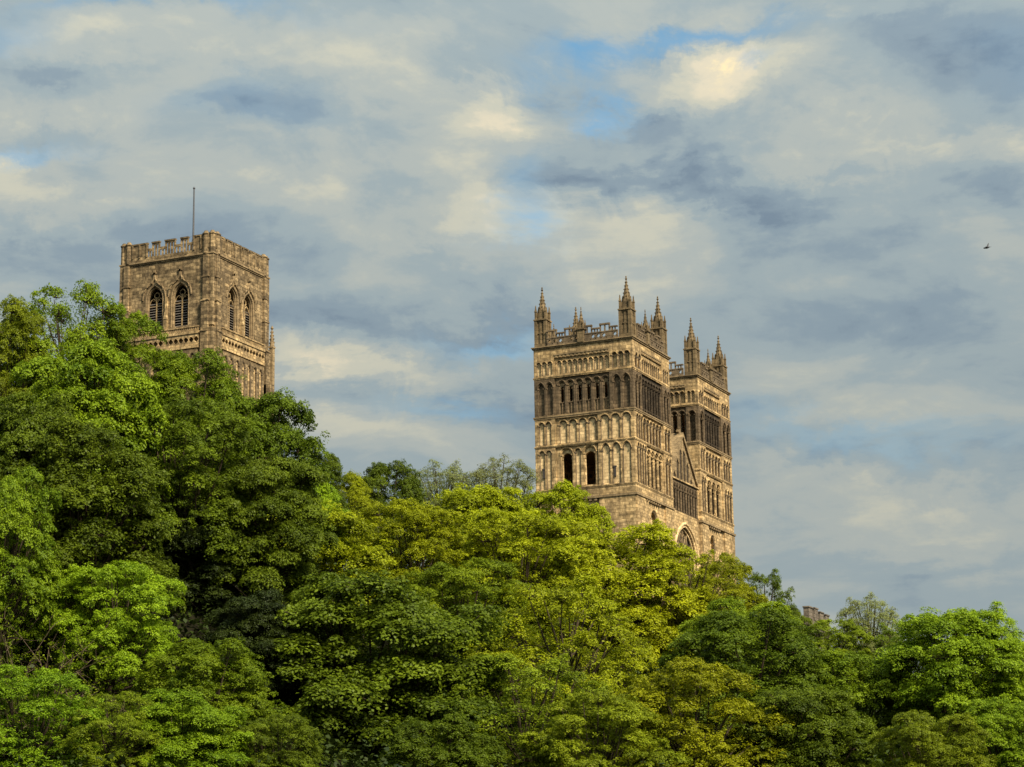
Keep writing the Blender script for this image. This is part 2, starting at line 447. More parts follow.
def opening(fc, name, parent, u0, u1, v0, v1, top, kind, d, depth, mat, sill, iw, itop, panel_mat, mull=False, jf=0.12):
    jf = 0.07 if abs(fc.N[1]) > .5 else jf
    inner = 0.14 if abs(fc.N[1]) > .5 else 0.35
    """a recessed arch with a real opening into the dark tower behind"""
    mb = MB()
    uc = (u0+u1)/2; hw = (u1-u0)*(0.5-jf)
    rise = {'round': 1.0, 'pointed': 1.449, 'lancet': 1.844}[kind]*hw
    vs_ = top-rise
    arch_plate(fc, mb, u0, u1, v0, v1, uc, hw, vs_, kind, d-depth, d)
    shafts(fc, mb, uc, hw, v0, vs_, kind, d-0.10, 0.075)
    ap = arc_pts(uc, hw+0.09, vs_, kind, 8)
    fc.tube(mb, [(u, v, d+0.03) for u, v in ap], 0.065, 5)
    irise = {'round': 1.0, 'pointed': 1.449, 'lancet': 1.844}[kind]*iw
    arch_plate(fc, mb, u0, u1, v0, v1, uc, iw, itop-irise, kind, d-depth-inner, d-depth, sill, 1)
    shafts(fc, mb, uc, iw+0.03, sill, itop-irise, kind, d-depth+0.02, 0.055)
    if mull:
        fc.tube(mb, [(uc, v0, d-depth+0.05), (uc, sill, d-depth+0.05)], 0.07, 6)
    fc.box(mb, u0+0.05, u1-0.05, sill-0.10, sill, d-depth-0.02, d-depth+0.12, 0) if sill > v0+.3 else None
    return mb.build(name, [mat, panel_mat], parent)

def ring(mb, x0, x1, y0, y1, v0, v1, out, thick=0.9, mi=0):
    """a band round all four sides of a tower"""
    z0, z1 = BASE+v0, BASE+v1
    mb.box(x0-out, x1+out, y0-out, y0+thick, z0, z1, mi)
    mb.box(x0-out, x1+out, y1-thick, y1+out, z0, z1, mi)
    mb.box(x0-out, x0+thick, y0+thick, y1-thick, z0, z1, mi)
    mb.box(x1-thick, x1+out, y0+thick, y1-thick, z0, z1, mi)

def string(parent, x0, x1, y0, y1, v, h, out, mat, name='string_course'):
    mb = MB()
    ring(mb, x0, x1, y0, y1, v-h*0.45, v, out)
    ring(mb, x0, x1, y0, y1, v-h, v-h*0.45, out*0.55)
    return mb.build(name, mat, parent)

def pinnacle(parent, x, y, v0, half, vcap, vtip, mat, rod=True, seed=0):
    """square shaft, cap, four little corner pinnacles and a crocketed spire"""
    mb = MB(); z0, zc, zt = BASE+v0, BASE+vcap, BASE+vtip
    hgt = vtip-vcap
    if half > 0.5:
        mb.box(x-half, x+half, y-half, y+half, z0, z0+0.42)
        b = half*0.90
        mb.box(x-b+0.07, x+b-0.07, y-b+0.07, y+b-0.07, z0+0.42, zc)
        for sx in (-1, 0, 1):
            for sy in (-1, 0, 1):
                if sx == 0 and sy == 0: continue
                wx = 0.16 if sx and sy else 0.10
                cx_, cy_ = x+sx*(b-0.10), y+sy*(b-0.10)
                mb.box(cx_-wx, cx_+wx, cy_-wx, cy_+wx, z0+0.42, zc)
        for k in (0.55, 0.97): mb.box(x-b-.012, x+b+.012, y-b-.012, y+b+.012, z0+(zc-z0)*k-0.10, z0+(zc-z0)*k)
    else:
        b = half
        mb.box(x-b, x+b, y-b, y+b, z0, zc)
    mb.box(x-b-0.12, x+b+0.12, y-b-0.12, y+b+0.12, zc, zc+0.14)
    # open stage under the spire with gablets
    st = hgt*0.16
    mb.box(x-b*.72, x+b*.72, y-b*.72, y+b*.72, zc+0.14, zc+0.14+st*1.3)
    for sx, sy in ((1,0),(-1,0),(0,1),(0,-1)):
        gx, gy = x+sx*b*.80, y+sy*b*.80
        tx, ty = abs(sy), abs(sx)
        A = [(gx-tx*b*.5, gy-ty*b*.5, zc+.14), (gx+tx*b*.5, gy+ty*b*.5, zc+.14), (gx+tx*b*.45, gy+ty*b*.45, zc+.14+st*.9), (gx, gy, zc+.14+st*2.3), (gx-tx*b*.45, gy-ty*b*.45, zc+.14+st*.9)]
        Bq = [(q[0]-sx*b*.3, q[1]-sy*b*.3, q[2]) for q in A]
        mb.prism(A, Bq)
    for sx in (-1, 1):
        for sy in (-1, 1):
            c = (x+sx*b*.86, y+sy*b*.86); w = b*.19
            mb.cone(c, w*1.2, w*1.2, zc+.14, zc+.14+st*1.35, 4, ph=math.pi/4)
            mb.cone(c, w*1.5, w*1.5, zc+.14+st*1.35, zc+.14+st*1.5, 4, ph=math.pi/4)
            mb.cone(c, w*1.15, 0.015, zc+.14+st*1.5, zc+.14+st*2.6, 4, ph=math.pi/4)
            mb.cone(c, w*.6, w*.6, zc+.14+st*2.25, zc+.14+st*2.42, 4)
    s0 = zc+.14+st*1.3; s1 = zt
    r0 = b*.72
    mb.cone((x, y), r0, r0*.10, s0, s1-0.12*hgt, 8, ph=math.pi/8)
    nl = 6 if half > .5 else 4
    for k in range(nl):                     # crockets
        tt = (k+0.6)/(nl+0.25); zz = s0+(s1-.12*hgt-s0)*tt; rr = r0*(1-.9*tt)
        q = 0.085*b/.75*(1.25-.55*tt)
        for j in range(8):
            a = math.pi/8+j*math.pi/4 if False else j*math.pi/4+math.pi/8
            cx_, cy_ = x+(rr+q*.5)*math.cos(a), y+(rr+q*.5)*math.sin(a)
            mb.cone((cx_, cy_), q*.55, q*1.05, zz-q*.9, zz+q*.5, 4)
    ft = s1-.12*hgt
    mb.cone((x, y), r0*.12, r0*.30, ft-.02, ft+.035*hgt, 6)
    mb.cone((x, y), r0*.30, r0*.08, ft+.035*hgt, ft+.06*hgt, 6)
    mb.cone((x, y), r0*.10, r0*.20, ft+.06*hgt, ft+.09*hgt, 6)
    mb.cone((x, y), r0*.20, 0.02, ft+.09*hgt, s1, 6)
    o = mb.build('pinnacle', mat, parent)
    return o

def circle_plate(fc, mb, u0, u1, v0, v1, uc, vc, r, d0, d1, mi=0, n=12, lob=True):
    """plate pierced by a small quatrefoil"""
    pts = []
    for i in range(n*2):
        a = 2*math.pi*i/(n*2)
        rr = r*(1+0.22*abs(math.cos(2*a))) if lob else r
        pts.append((uc+rr*math.cos(a), vc+rr*math.sin(a)))
    outer = []
    for (u, v) in pts:
        du, dv = u-uc, v-vc
        k = min((u1-uc)/abs(du) if abs(du) > 1e-9 else 1e9, (v1-vc)/abs(dv) if abs(dv) > 1e-9 else 1e9)
        outer.append((uc+du*k, vc+dv*k))
    m_ = len(pts)
    for i in range(m_):
        j = (i+1) % m_
        fc.poly(mb, [pts[i], pts[j], outer[j], outer[i]], d0, d1, mi)
    for su in (-1, 1):
        for sv in (-1, 1):
            cu = u1 if su > 0 else u0; cv = v1 if sv > 0 else v0
            fc.poly(mb, [(cu, cv), (cu-su*.12, cv), (cu, cv-sv*.12)], d0, d1, mi)

def battlement(fc, parent, u0, u1, v0, mat, unit=1.85, d=0.05):
    """pierced band of quatrefoils under an open-work battlement"""
    mb = MB(); t0, t1 = d-0.20, d
    fc.box(mb, u0, u1, v0, v0+0.16, t0, t1)
    n = max(1, round((u1-u0)/0.62)); cw = (u1-u0)/n
    for i in range(n):
        a = u0+i*cw
        if i % 4 == 3: fc.box(mb, a, a+cw, v0+.16, v0+.78, t0, t1)
        else: circle_plate(fc, mb, a, a+cw, v0+.16, v0+.78, a+cw/2, v0+.47, .155, t0, t1)
    fc.box(mb, u0, u1, v0+.78, v0+.90, t0-.02, t1+.04)
    nu = max(1, round((u1-u0)/unit)); uw = (u1-u0)/nu
    for i in range(nu):
        a = u0+i*uw; mw = uw*.56
        hi, lo = v0+1.75, v0+1.36
        for k in range(3):
            q = a+k*(mw-.11)/2
            fc.box(mb, q, q+.11, v0+.90, hi-.18, t0, t1)
        fc.box(mb, a-.02, a+mw+.02, hi-.18, hi, t0-.03, t1+.05)
        cw2 = uw-mw
        for k in range(1, 3):
            q = a+mw+k*cw2/3-.04
            fc.box(mb, q, q+.08, v0+.90, lo-.14, t0, t1)
        fc.box(mb, a+mw, a+uw, lo-.14, lo, t0-.03, t1+.05)
    return mb.build('parapet', mat, parent)

# ------------------------------------------------------------------ twin-towered west front
TW, TG, TA = 10.864, 8.834, 11.297
front = bpy.data.objects.new('cathedral', None); col.objects.link(front)
front.location = (0, 0, BASE)
front['label'] = 'honey stone church front with two square pinnacled towers covered in tiers of arches'
front['category'] = 'cathedral'
bpy.context.view_layer.update()
FRONT_INV = Matrix.Translation((0, 0, -BASE))
def adopt(o, root):
    o.parent = root
    o.matrix_parent_inverse = Matrix.Translation(-root.location)

def tower_face(fc, wall, parent, width, zones_by_row, soot_rows):
    """zones_by_row: list of rows (v0, v1, [zones]); the wall between is filled solid.
    zone: (u0,u1,d, content)"""
    E0, E1 = 0.02, width-0.02
    west = abs(fc.N[1]) > .5
    vprev = None
    for (v0, v1, zones) in zones_by_row:
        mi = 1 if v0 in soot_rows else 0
        for (u0, u1, d, cont) in zones:
            a0, a1 = max(u0, E0), min(u1, E1)
            if not cont:
                fc.box(wall, a0, a1, v0, v1, -.28, d, mi); continue
            cu = a0
            for c in cont:
                c0, c1 = c[1], c[2]
                fc.box(wall, cu, c0, v0, v1, -.28, d, mi)
                cu = c1
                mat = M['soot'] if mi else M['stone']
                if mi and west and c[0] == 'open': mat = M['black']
                deep = M['trim'] if mi and not west and c[0] == 'open' else M['black'] if west and (mi or c[0] == 'open') else M['soot'] if mi else M['panel']  # west recesses and openings get their shade as near-black colour
                if c[0] == 'arc':
                    _, _, _, n, top, kind, depth = c
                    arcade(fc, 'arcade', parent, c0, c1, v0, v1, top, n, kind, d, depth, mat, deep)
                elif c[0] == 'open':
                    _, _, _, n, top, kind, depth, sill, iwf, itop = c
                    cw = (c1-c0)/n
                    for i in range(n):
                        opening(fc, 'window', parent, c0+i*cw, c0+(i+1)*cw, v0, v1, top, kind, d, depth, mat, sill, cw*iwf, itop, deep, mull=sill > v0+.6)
            fc.box(wall, cu, a1, v0, v1, -.28, d, mi)

def bell_tower(x0, label, north, west, zr_n, zr_w, low_win):
    x1, y0, y1 = x0+TW, 0.0, TA
    wall = MB()
    par = bpy.data.objects.new('tmp', None)
    # rear walls, floors and roof: the tower is hollow and dark behind its openings
    zb, zt = BASE, BASE+44
    wall.box(x1-.3, x1, y0+.29, y1-.31, zb, zt)
    wall.box(x0+.29, x1, y1-.3, y1, zb, zt)
    for v in (20, 28.0, 33.1, 36.3, 40.7, 43.6):
        wall.box(x0+0.2, x1-0.2, y0+0.2, y1-0.2, BASE+v, BASE+v+0.25)
    fn = Face(x0, TA, (0, -1, 0), (-1, 0, 0))
    fw = Face(x0, 0.0, (1, 0, 0), (0, -1, 0))
    me0 = bpy.data.meshes.new('bell_tower')
    tower = bpy.data.objects.new('bell_tower', me0); col.objects.link(tower)
    tower['label'] = label
    tower_face(fn, wall, tower, TA, north, (36.55,))
    tower_face(fw, wall, tower, TW, west, (36.55,))
    # corbel tables under the frieze
    for fc, z0_, z1_ in ((fn, zr_n[0], zr_n[1]), (fw, zr_w[0], zr_w[1])):
        mb = MB()
        n = int((z1_-z0_)/0.42)
        for i in range(n):
            u = z0_+(i+.5)*(z1_-z0_)/n
            fc.box(mb, u-.11, u+.11, 42.78, 43.02, -.16, .04)
        fc.box(mb, z0_, z1_, 43.02, 43.16, -.16, .07)
        mb.build('corbel_table', M['trim'], tower)
        mb = MB()
        z1b = z1_-1.5
        n = int((z1b-z0_)/0.55)
        for i in range(n):
            u = z0_+(i+.5)*(z1b-z0_)/n
            fc.box(mb, u-.13, u+.13, 27.02, 27.28, -.2, .14)
        fc.box(mb, z0_, z1b, 27.28, 27.42, -.2, .2)
        mb.build('corbel_table', M['trim'], tower)
    # slits in the corner buttress and lower wall
    if low_win:
        for (u, v, h) in ((9.0, 29.4, 1.0), (8.8, 25.3, .85), (0.95, 29.9, .9)):
            mb = MB(); fn.box(mb, u-.10, u+.10, v, v+h, -.2, .012); fn.box(mb, u-.17, u+.17, v+h, v+h+.12, -.2, .05)
            mb.build('window', M['glass'], tower)
    for k, v in enumerate((44.12, 40.78, 36.5, 33.32, 28.62)):
        string(tower, x0, x1, y0, y1, v, (.26, .2, .30, .2, .22)[k], (.20, .08, .11, .08, .08)[k], M['trim'] if k in (0, 2) else M['stone'])
    mb = MB(); ring(mb, x0, x1, y0, y1, 27.3, 27.52, .16, 1.0); mb.build('string_course', M['trim'], tower)
    # parapets and pinnacles
    battlement(fn, tower, 1.6, TA-1.6, 44.12, M['tracery'])
    battlement(fw, tower, 1.6, TW-1.6, 44.12, M['tracery'])
    fe = Face(x1, TA, (-1, 0, 0), (0, 1, 0)); fs = Face(x1, 0, (0, 1, 0), (1, 0, 0))
    battlement(fe, tower, 1.6, TW-1.6, 44.12, M['tracery'])
    battlement(fs, tower, 1.6, TA-1.6, 44.12, M['tracery'])
    for (px, py) in ((x0+.80, y0+.80), (x1-.80, y0+.80), (x0+.80, y1-.80), (x1-.80, y1-.80)):
        pinnacle(tower, px, py, 44.12, .71, 47.1, 50.95, M['pinnacle'])
    for (px, py) in ((x0+.1, (y0+y1)/2+.1), (x1-.1, (y0+y1)/2), (x0+4.3, y0+.1), ((x0+x1)/2, y1-.1)):
        pinnacle(tower, px, py, 44.12, .36, 45.45, 48.0, M['pinnacle'])
    # finish wall mesh
    tmp = wall.build('tmp_wall', [M['stone'], M['soot']])
    tower.data = tmp.data; tower.data.name = 'bell_tower'
    bpy.data.objects.remove(tmp); bpy.data.meshes.remove(me0)
    bpy.data.objects.remove(par)
    adopt(tower, front)
    return tower

def rows(top, bel, r3, r4, low):
    """solid bands between the arcaded rows"""
    full = lambda v0, v1, w, d=0.0: (v0, v1, [(0, w, d, [])])
    return top, bel, r3, r4, low

W1 = TA
def north_rows(L, Ma, Mb, top, bel, r3, r4, low):
    a, b1, b2 = L, Ma, Mb
    R = []
    R.append((12.0, 27.4, low))
    R.append((27.4, 28.65, [(0, W1, 0.0, [])]))
    R.append((28.65, 33.05, r4)); R.append((33.05, 33.4, [(0, W1, 0.0, [])]))
    R.append((33.4, 36.15, r3)); R.append((36.15, 36.55, [(0, W1, 0.0, [])]))
    R.append((36.55, 40.60, bel)); R.append((40.60, 40.95, [(0, W1, 0.0, [])]))
    R.append((40.95, 42.75, top)); R.append((42.75, 44.0, [(0, W1, 0.0, [])]))
    return R
def west_rows(top, bel, r3, r4, low):
    W = TW
    return [(12.0, 27.4, low), (27.4, 28.65, [(0, W, 0.0, [])]), (28.65, 33.05, r4), (33.05, 33.4, [(0, W, 0, [])]),
            (33.4, 36.15, r3), (36.15, 36.55, [(0, W, 0, [])]), (36.55, 40.6, bel), (40.6, 40.95, [(0, W, 0, [])]), (40.95, 42.75, top), (42.75, 44.0, [(0, W, 0, [])])]
D2 = -0.14
n1_top = [(0, 2.35, 0, [('arc', .25, 2.2, 3, 42.42, 'round', .15)]), (2.35, 8.65, D2, [('arc', 2.6, 8.6, 10, 42.4, 'round', .15)]), (8.65, W1, 0, [('arc', 8.9, 11.02, 3, 42.62, 'round', .32)])]
n1_bel = [(0, 2.35, 0, [('arc', .3, 2.25, 2, 40.15, 'pointed', .24)]), (2.35, 8.65, D2, [('open', 2.62, 8.6, 6, 40.2, 'round', .2, 37.9, .21, 39.6)]), (8.65, W1, 0.05, [('arc', 8.9, 11.05, 2, 40.15, 'pointed', .24)])]
n1_r3 = [(0, 2.35, 0, [('arc', .4, 1.95, 2, 35.88, 'round', .14)]), (2.35, 7.2, D2, [('arc', 2.65, 7.05, 4, 35.92, 'round', .14)]), (7.2, W1, 0, [('arc', 7.35, 11.0, 3, 36.02, 'round', .14)])]
n1_r4 = [(0, 2.35, 0, [('arc', .4, 1.95, 2, 32.8, 'round', .14)]),
         (2.35, 7.2, D2, [('open', 2.65, 4.42, 1, 32.92, 'round', .26, 28.85, .32, 32.42), ('arc', 4.42, 5.22, 1, 32.75, 'round', .14), ('open', 5.22, 7.05, 1, 32.95, 'round', .26, 28.85, .33, 32.4)]),
         (7.2, W1, 0, [('arc', 7.42, 10.95, 3, 32.95, 'pointed', .14)])]
n1_low = [(0, 2.35, 0.04, []), (2.35, 7.2, D2, []), (7.2, W1, 0.06, [])]
w1_top = [(0, 2.5, 0, [('arc', .55, 2.25, 2, 42.5, 'round', .3)]), (2.5, 8.45, D2, [('arc', 2.95, 8.15, 9, 42.3, 'round', .25)]), (8.45, TW, 0, [('arc', 8.8, 10.5, 3, 42.4, 'round', .25)])]
w1_bel = [(0, 2.5, 0, [('arc', .5, 2.3, 2, 40.2, 'pointed', .45)]), (2.5, 8.45, D2, [('open', 2.7, 8.25, 7, 40.05, 'round', .2, 37.0, .40, 39.75)]), (8.45, TW, 0.05, [('arc', 8.75, 10.55, 2, 40.1, 'pointed', .4)])]
w1_r3 = [(0, 2.5, 0, [('arc', .5, 2.45, 3, 35.95, 'round', .5)]), (2.5, 8.45, D2, [('arc', 2.75, 8.25, 6, 35.9, 'round', .55)]), (8.45, TW, 0, [('arc', 8.75, 10.5, 2, 35.85, 'round', .45)])]
w1_r4 = [(0, 3.4, 0, [('arc', .5, 3.3, 4, 32.9, 'pointed', .5)]), (3.4, 8.45, D2, [('open', 3.6, 8.2, 4, 32.7, 'round', .2, 28.9, .40, 32.3)]), (8.45, TW, 0, [('arc', 8.75, 10.5, 2, 32.7, 'pointed', .45)])]
w1_low = [(0, 3.4, .05, []), (3.4, 8.45, D2, [('arc', 4.1, 6.2, 1, 26.3, 'round', .45)]), (8.45, TW, 0.06, [])]
bell_tower(0.0, 'nearer of the two twin towers, its side wall showing two tall black arched windows',
           north_rows(2.35, 8.65, 7.2, n1_top, n1_bel, n1_r3, n1_r4, n1_low), west_rows(w1_top, w1_bel, w1_r3, w1_r4, w1_low), (2.4, 8.6), (2.55, 8.4), True)
n2_top = [(0, 1.5, 0, []), (1.5, 9.85, D2, [('arc', 1.7, 9.75, 12, 42.35, 'round', .3)]), (9.85, W1, 0, [('arc', 10.0, 11.0, 2, 42.3, 'round', .25)])]
n2_bel = [(0, 1.5, 0, [('arc', .3, 1.3, 1, 40.1, 'round', .3)]), (1.5, 9.85, D2, [('open', 1.6, 9.78, 9, 40.1, 'round', .4, 36.9, .30, 39.8)]), (9.85, W1, 0, [('arc', 10.05, 11.05, 1, 40.0, 'round', .4)])]
n2_r3 = [(0, W1, 0, [])]
n2_r4 = [(0, W1, 0, [])]
w2_top = [(0, 2.1, 0, [('arc', .45, 1.8, 2, 42.4, 'round', .3)]), (2.1, 7.5, D2, [('arc', 2.45, 7.25, 8, 42.2, 'round', .25)]), (7.5, TW, 0, [('arc', 7.9, 10.4, 3, 42.4, 'round', .3)])]
w2_bel = [(0, 2.1, 0, [('arc', .45, 1.8, 1, 40.1, 'pointed', .45)]), (2.1, 7.5, D2, [('open', 2.25, 7.3, 6, 40.0, 'round', .2, 37.0, .40, 39.75)]), (7.5, TW, 0.05, [('arc', 7.9, 10.4, 2, 40.1, 'pointed', .45)])]
w2_r3 = [(0, 2.1, 0, [('arc', .4, 1.8, 2, 35.85, 'round', .5)]), (2.1, 7.5, D2, [('arc', 2.25, 7.3, 5, 35.7, 'round', .55)]), (7.5, TW, 0, [('arc', 7.9, 10.4, 3, 35.7, 'round', .5)])]
w2_r4 = [(0, 2.1, 0, [('arc', .4, 1.8, 2, 32.6, 'pointed', .5)]), (2.1, 7.5, D2, [('open', 2.4, 6.9, 3, 32.5, 'round', .2, 28.9, .40, 32.2)]), (7.5, TW, 0, [('arc', 7.9, 10.5, 3, 32.3, 'pointed', .5)])]
w2_low = [(0, 2.1, .05, []), (2.1, 7.5, D2, [('arc', 2.7, 4.6, 1, 26.3, 'round', .45)]), (7.5, TW, .06, [])]
bell_tower(TW+TG, 'farther of the two twin towers, half hidden behind the nearer one and the pointed gable',
           north_rows(1.5, 9.85, 9.85, n2_top, n2_bel, n2_r3, n2_r4, [(0, W1, 0.05, [])]), west_rows(w2_top, w2_bel, w2_r3, w2_r4, w2_low), (1.6, 9.8), (2.2, 7.4), False)

# gable between the towers with the great west window
def gable_front():
    fg = Face(TW, 0.35, (1, 0, 0), (0, -1, 0)); Wd = TG; uc = Wd/2
    wall = MB()
    hw, kind = 3.6, 'low'
    vs_ = 26.2-hw*1.183
    arch_plate(fg, wall, 0.0, Wd, 12.0, 27.6, uc, hw, vs_, kind, -1.1, 0.0, 15.0, 0, 16)
    fg.box(wall, 0, 0.35, 27.6, 31.0, -1.1, 0.05); fg.box(wall, Wd-.35, Wd, 27.6, 31.0, -1.1, .05)
    # gable field behind its lancets, then the raking coping
    gb, ga, gh = 31.15, 36.1, 4.15
    fg.poly(wall, [(uc-gh, gb), (uc+gh, gb), (uc, ga)], -1.1, -0.17, 1)  # darkness of the lancets put into the field's colour
    fg.box(wall, 0, Wd, 31.0, gb, -1.2, 0.18)
    root = wall.build('gable_front', [M['stone'], M['black']])
    root['label'] = 'pointed gable wall squeezed between the two towers above a great arched window'
    arcade(fg, 'arcade', root, .35, Wd-.35, 27.6, 31.0, 30.75, 10, 'lancet', 0.0, .55, M['soot'], M['black'], hood=False, jf=0.08)  # arch backs near black, recess shade put into the colour
    # stepped lancets
    mb = MB(); n = 8; cw = (2*gh)/n
    for i in range(n+1):
        u = uc-gh+i*cw
        hgt = gb+(ga-gb)*(1-abs(u-uc)/gh)
        if hgt-gb > .25: fg.box(mb, u-.10, u+.10, gb, hgt-.12, -.17, -.05)
    for i in range(n):
        u0 = uc-gh+i*cw+.10; u1 = u0+cw-.20; um = (u0+u1)/2
        top0 = gb+(ga-gb)*(1-abs(u0-uc)/gh); top1 = gb+(ga-gb)*(1-abs(u1-uc)/gh)
        lt = min(top0, top1)-(.22 if 1 < i < n-2 else .5)
        lo = max(gb, lt-.5); lt = max(lt, lo+.1)
        fg.poly(mb, [(u0, lo), (um, lt), (um, (top0+top1)/2), (u0, top0)], -.17, -.08)
        fg.poly(mb, [(um, lt), (u1, lo), (u1, top1), (um, (top0+top1)/2)], -.17, -.08)
    mb.build('lancet_arcade', M['trim'], root)
    mb = MB()
    for s_ in (-1, 1):
        e = uc+s_*(gh+.25)
        fg.poly(mb, [(e, gb-.05), (uc, ga+.12), (uc, ga+.55), (e, gb+.42)], -1.25, .12)
    fg.box(mb, uc-.16, uc+.16, ga+.3, ga+.95, -.6, -.28); fg.box(mb, uc-.38, uc+.38, ga+.62, ga+.78, -.58, -.3)
    mb.build('coping', M['trim'], root)
    mb = MB()
    for s_ in (-1, 1):
        e = uc+s_*(gh+.1)
        mb.prism([fg.P(e, gb-.1, -1.26), fg.P(uc, ga-.05, -1.26), fg.P(uc, ga+.12, -1.26), fg.P(e, gb+.07, -1.26)],
                 [fg.P(e, gb-.1, -12), fg.P(uc, ga-.05, -12), fg.P(uc, ga+.12, -12), fg.P(e, gb+.07, -12)])
    mb.build('roof', M['lead'], root)
    mb = MB(); fg.box(mb, 0.0, Wd, 18, 31, -12, -11.7); fg.poly(mb, [(uc-gh, gb-.1), (uc+gh, gb-.1), (uc, ga-.1)], -12, -11.7)
    mb.build('back_wall', M['stone'], root)
    # moulded arch orders
    mb = MB()
    for k, (r, dd, rr) in enumerate(((hw+.28, .05, .15), (hw+.02, -.08, .14), (hw-.2, -.32, .12))):
        ap = arc_pts(uc, r, vs_, kind, 20)
        fg.tube(mb, [(uc-r, 15, dd)]+[(u, v, dd) for u, v in ap]+[(uc+r, 15, dd)], rr, 7)
    mb.build('arch_moulding', M['panel'], root)
    # window: glass, mullions and tracery
    win = MB()
    ap = arc_pts(uc, hw+.05, vs_, kind, 16)
    fg.poly(win, [(uc-hw-.05, 15.0)]+ap+[(uc+hw+.05, 15.0)], -.56, -.50, 0)
    wobj = win.build('window', [M['glass']], root)
    tr = MB(); nl = 6; lw = 2*hw/nl
    for i in range(1, nl):
        u = uc-hw+i*lw
        dx = abs(u-uc)
        R = hw*1.2
        vt = vs_+math.sqrt(max(0, R*R-(R-hw+dx)**2))
        fg.box(tr, u-.06, u+.06, 15, vt, -.50, -.32)
    for i in range(nl):
        u = uc-hw+(i+.5)*lw
        fg.tube(tr, [(a, b, -.42) for a, b in arc_pts(u, lw/2, vs_-.3, 'pointed', 8)], .055, 5)
    for (cu, cv, r) in ((uc, vs_+3.0, .75), (uc-1.15, vs_+1.75, .62), (uc+1.15, vs_+1.75, .62), (uc, vs_+1.35, .5), (uc-2.1, vs_+.85, .42), (uc+2.1, vs_+.85, .42)):
        fg.tube(tr, [(cu+r*math.cos(a), cv+r*math.sin(a), -.42) for a in np.linspace(0, 2*math.pi, 17)], .06, 5)
        for k in range(4):
            a = k*math.pi/2+.78
            fg.tube(tr, [(cu, cv, -.42), (cu+r*math.cos(a), cv+r*math.sin(a), -.42)], .03, 4)
    tr.build('tracery', M['trim'], root)
    adopt(root, front)
gable_front()

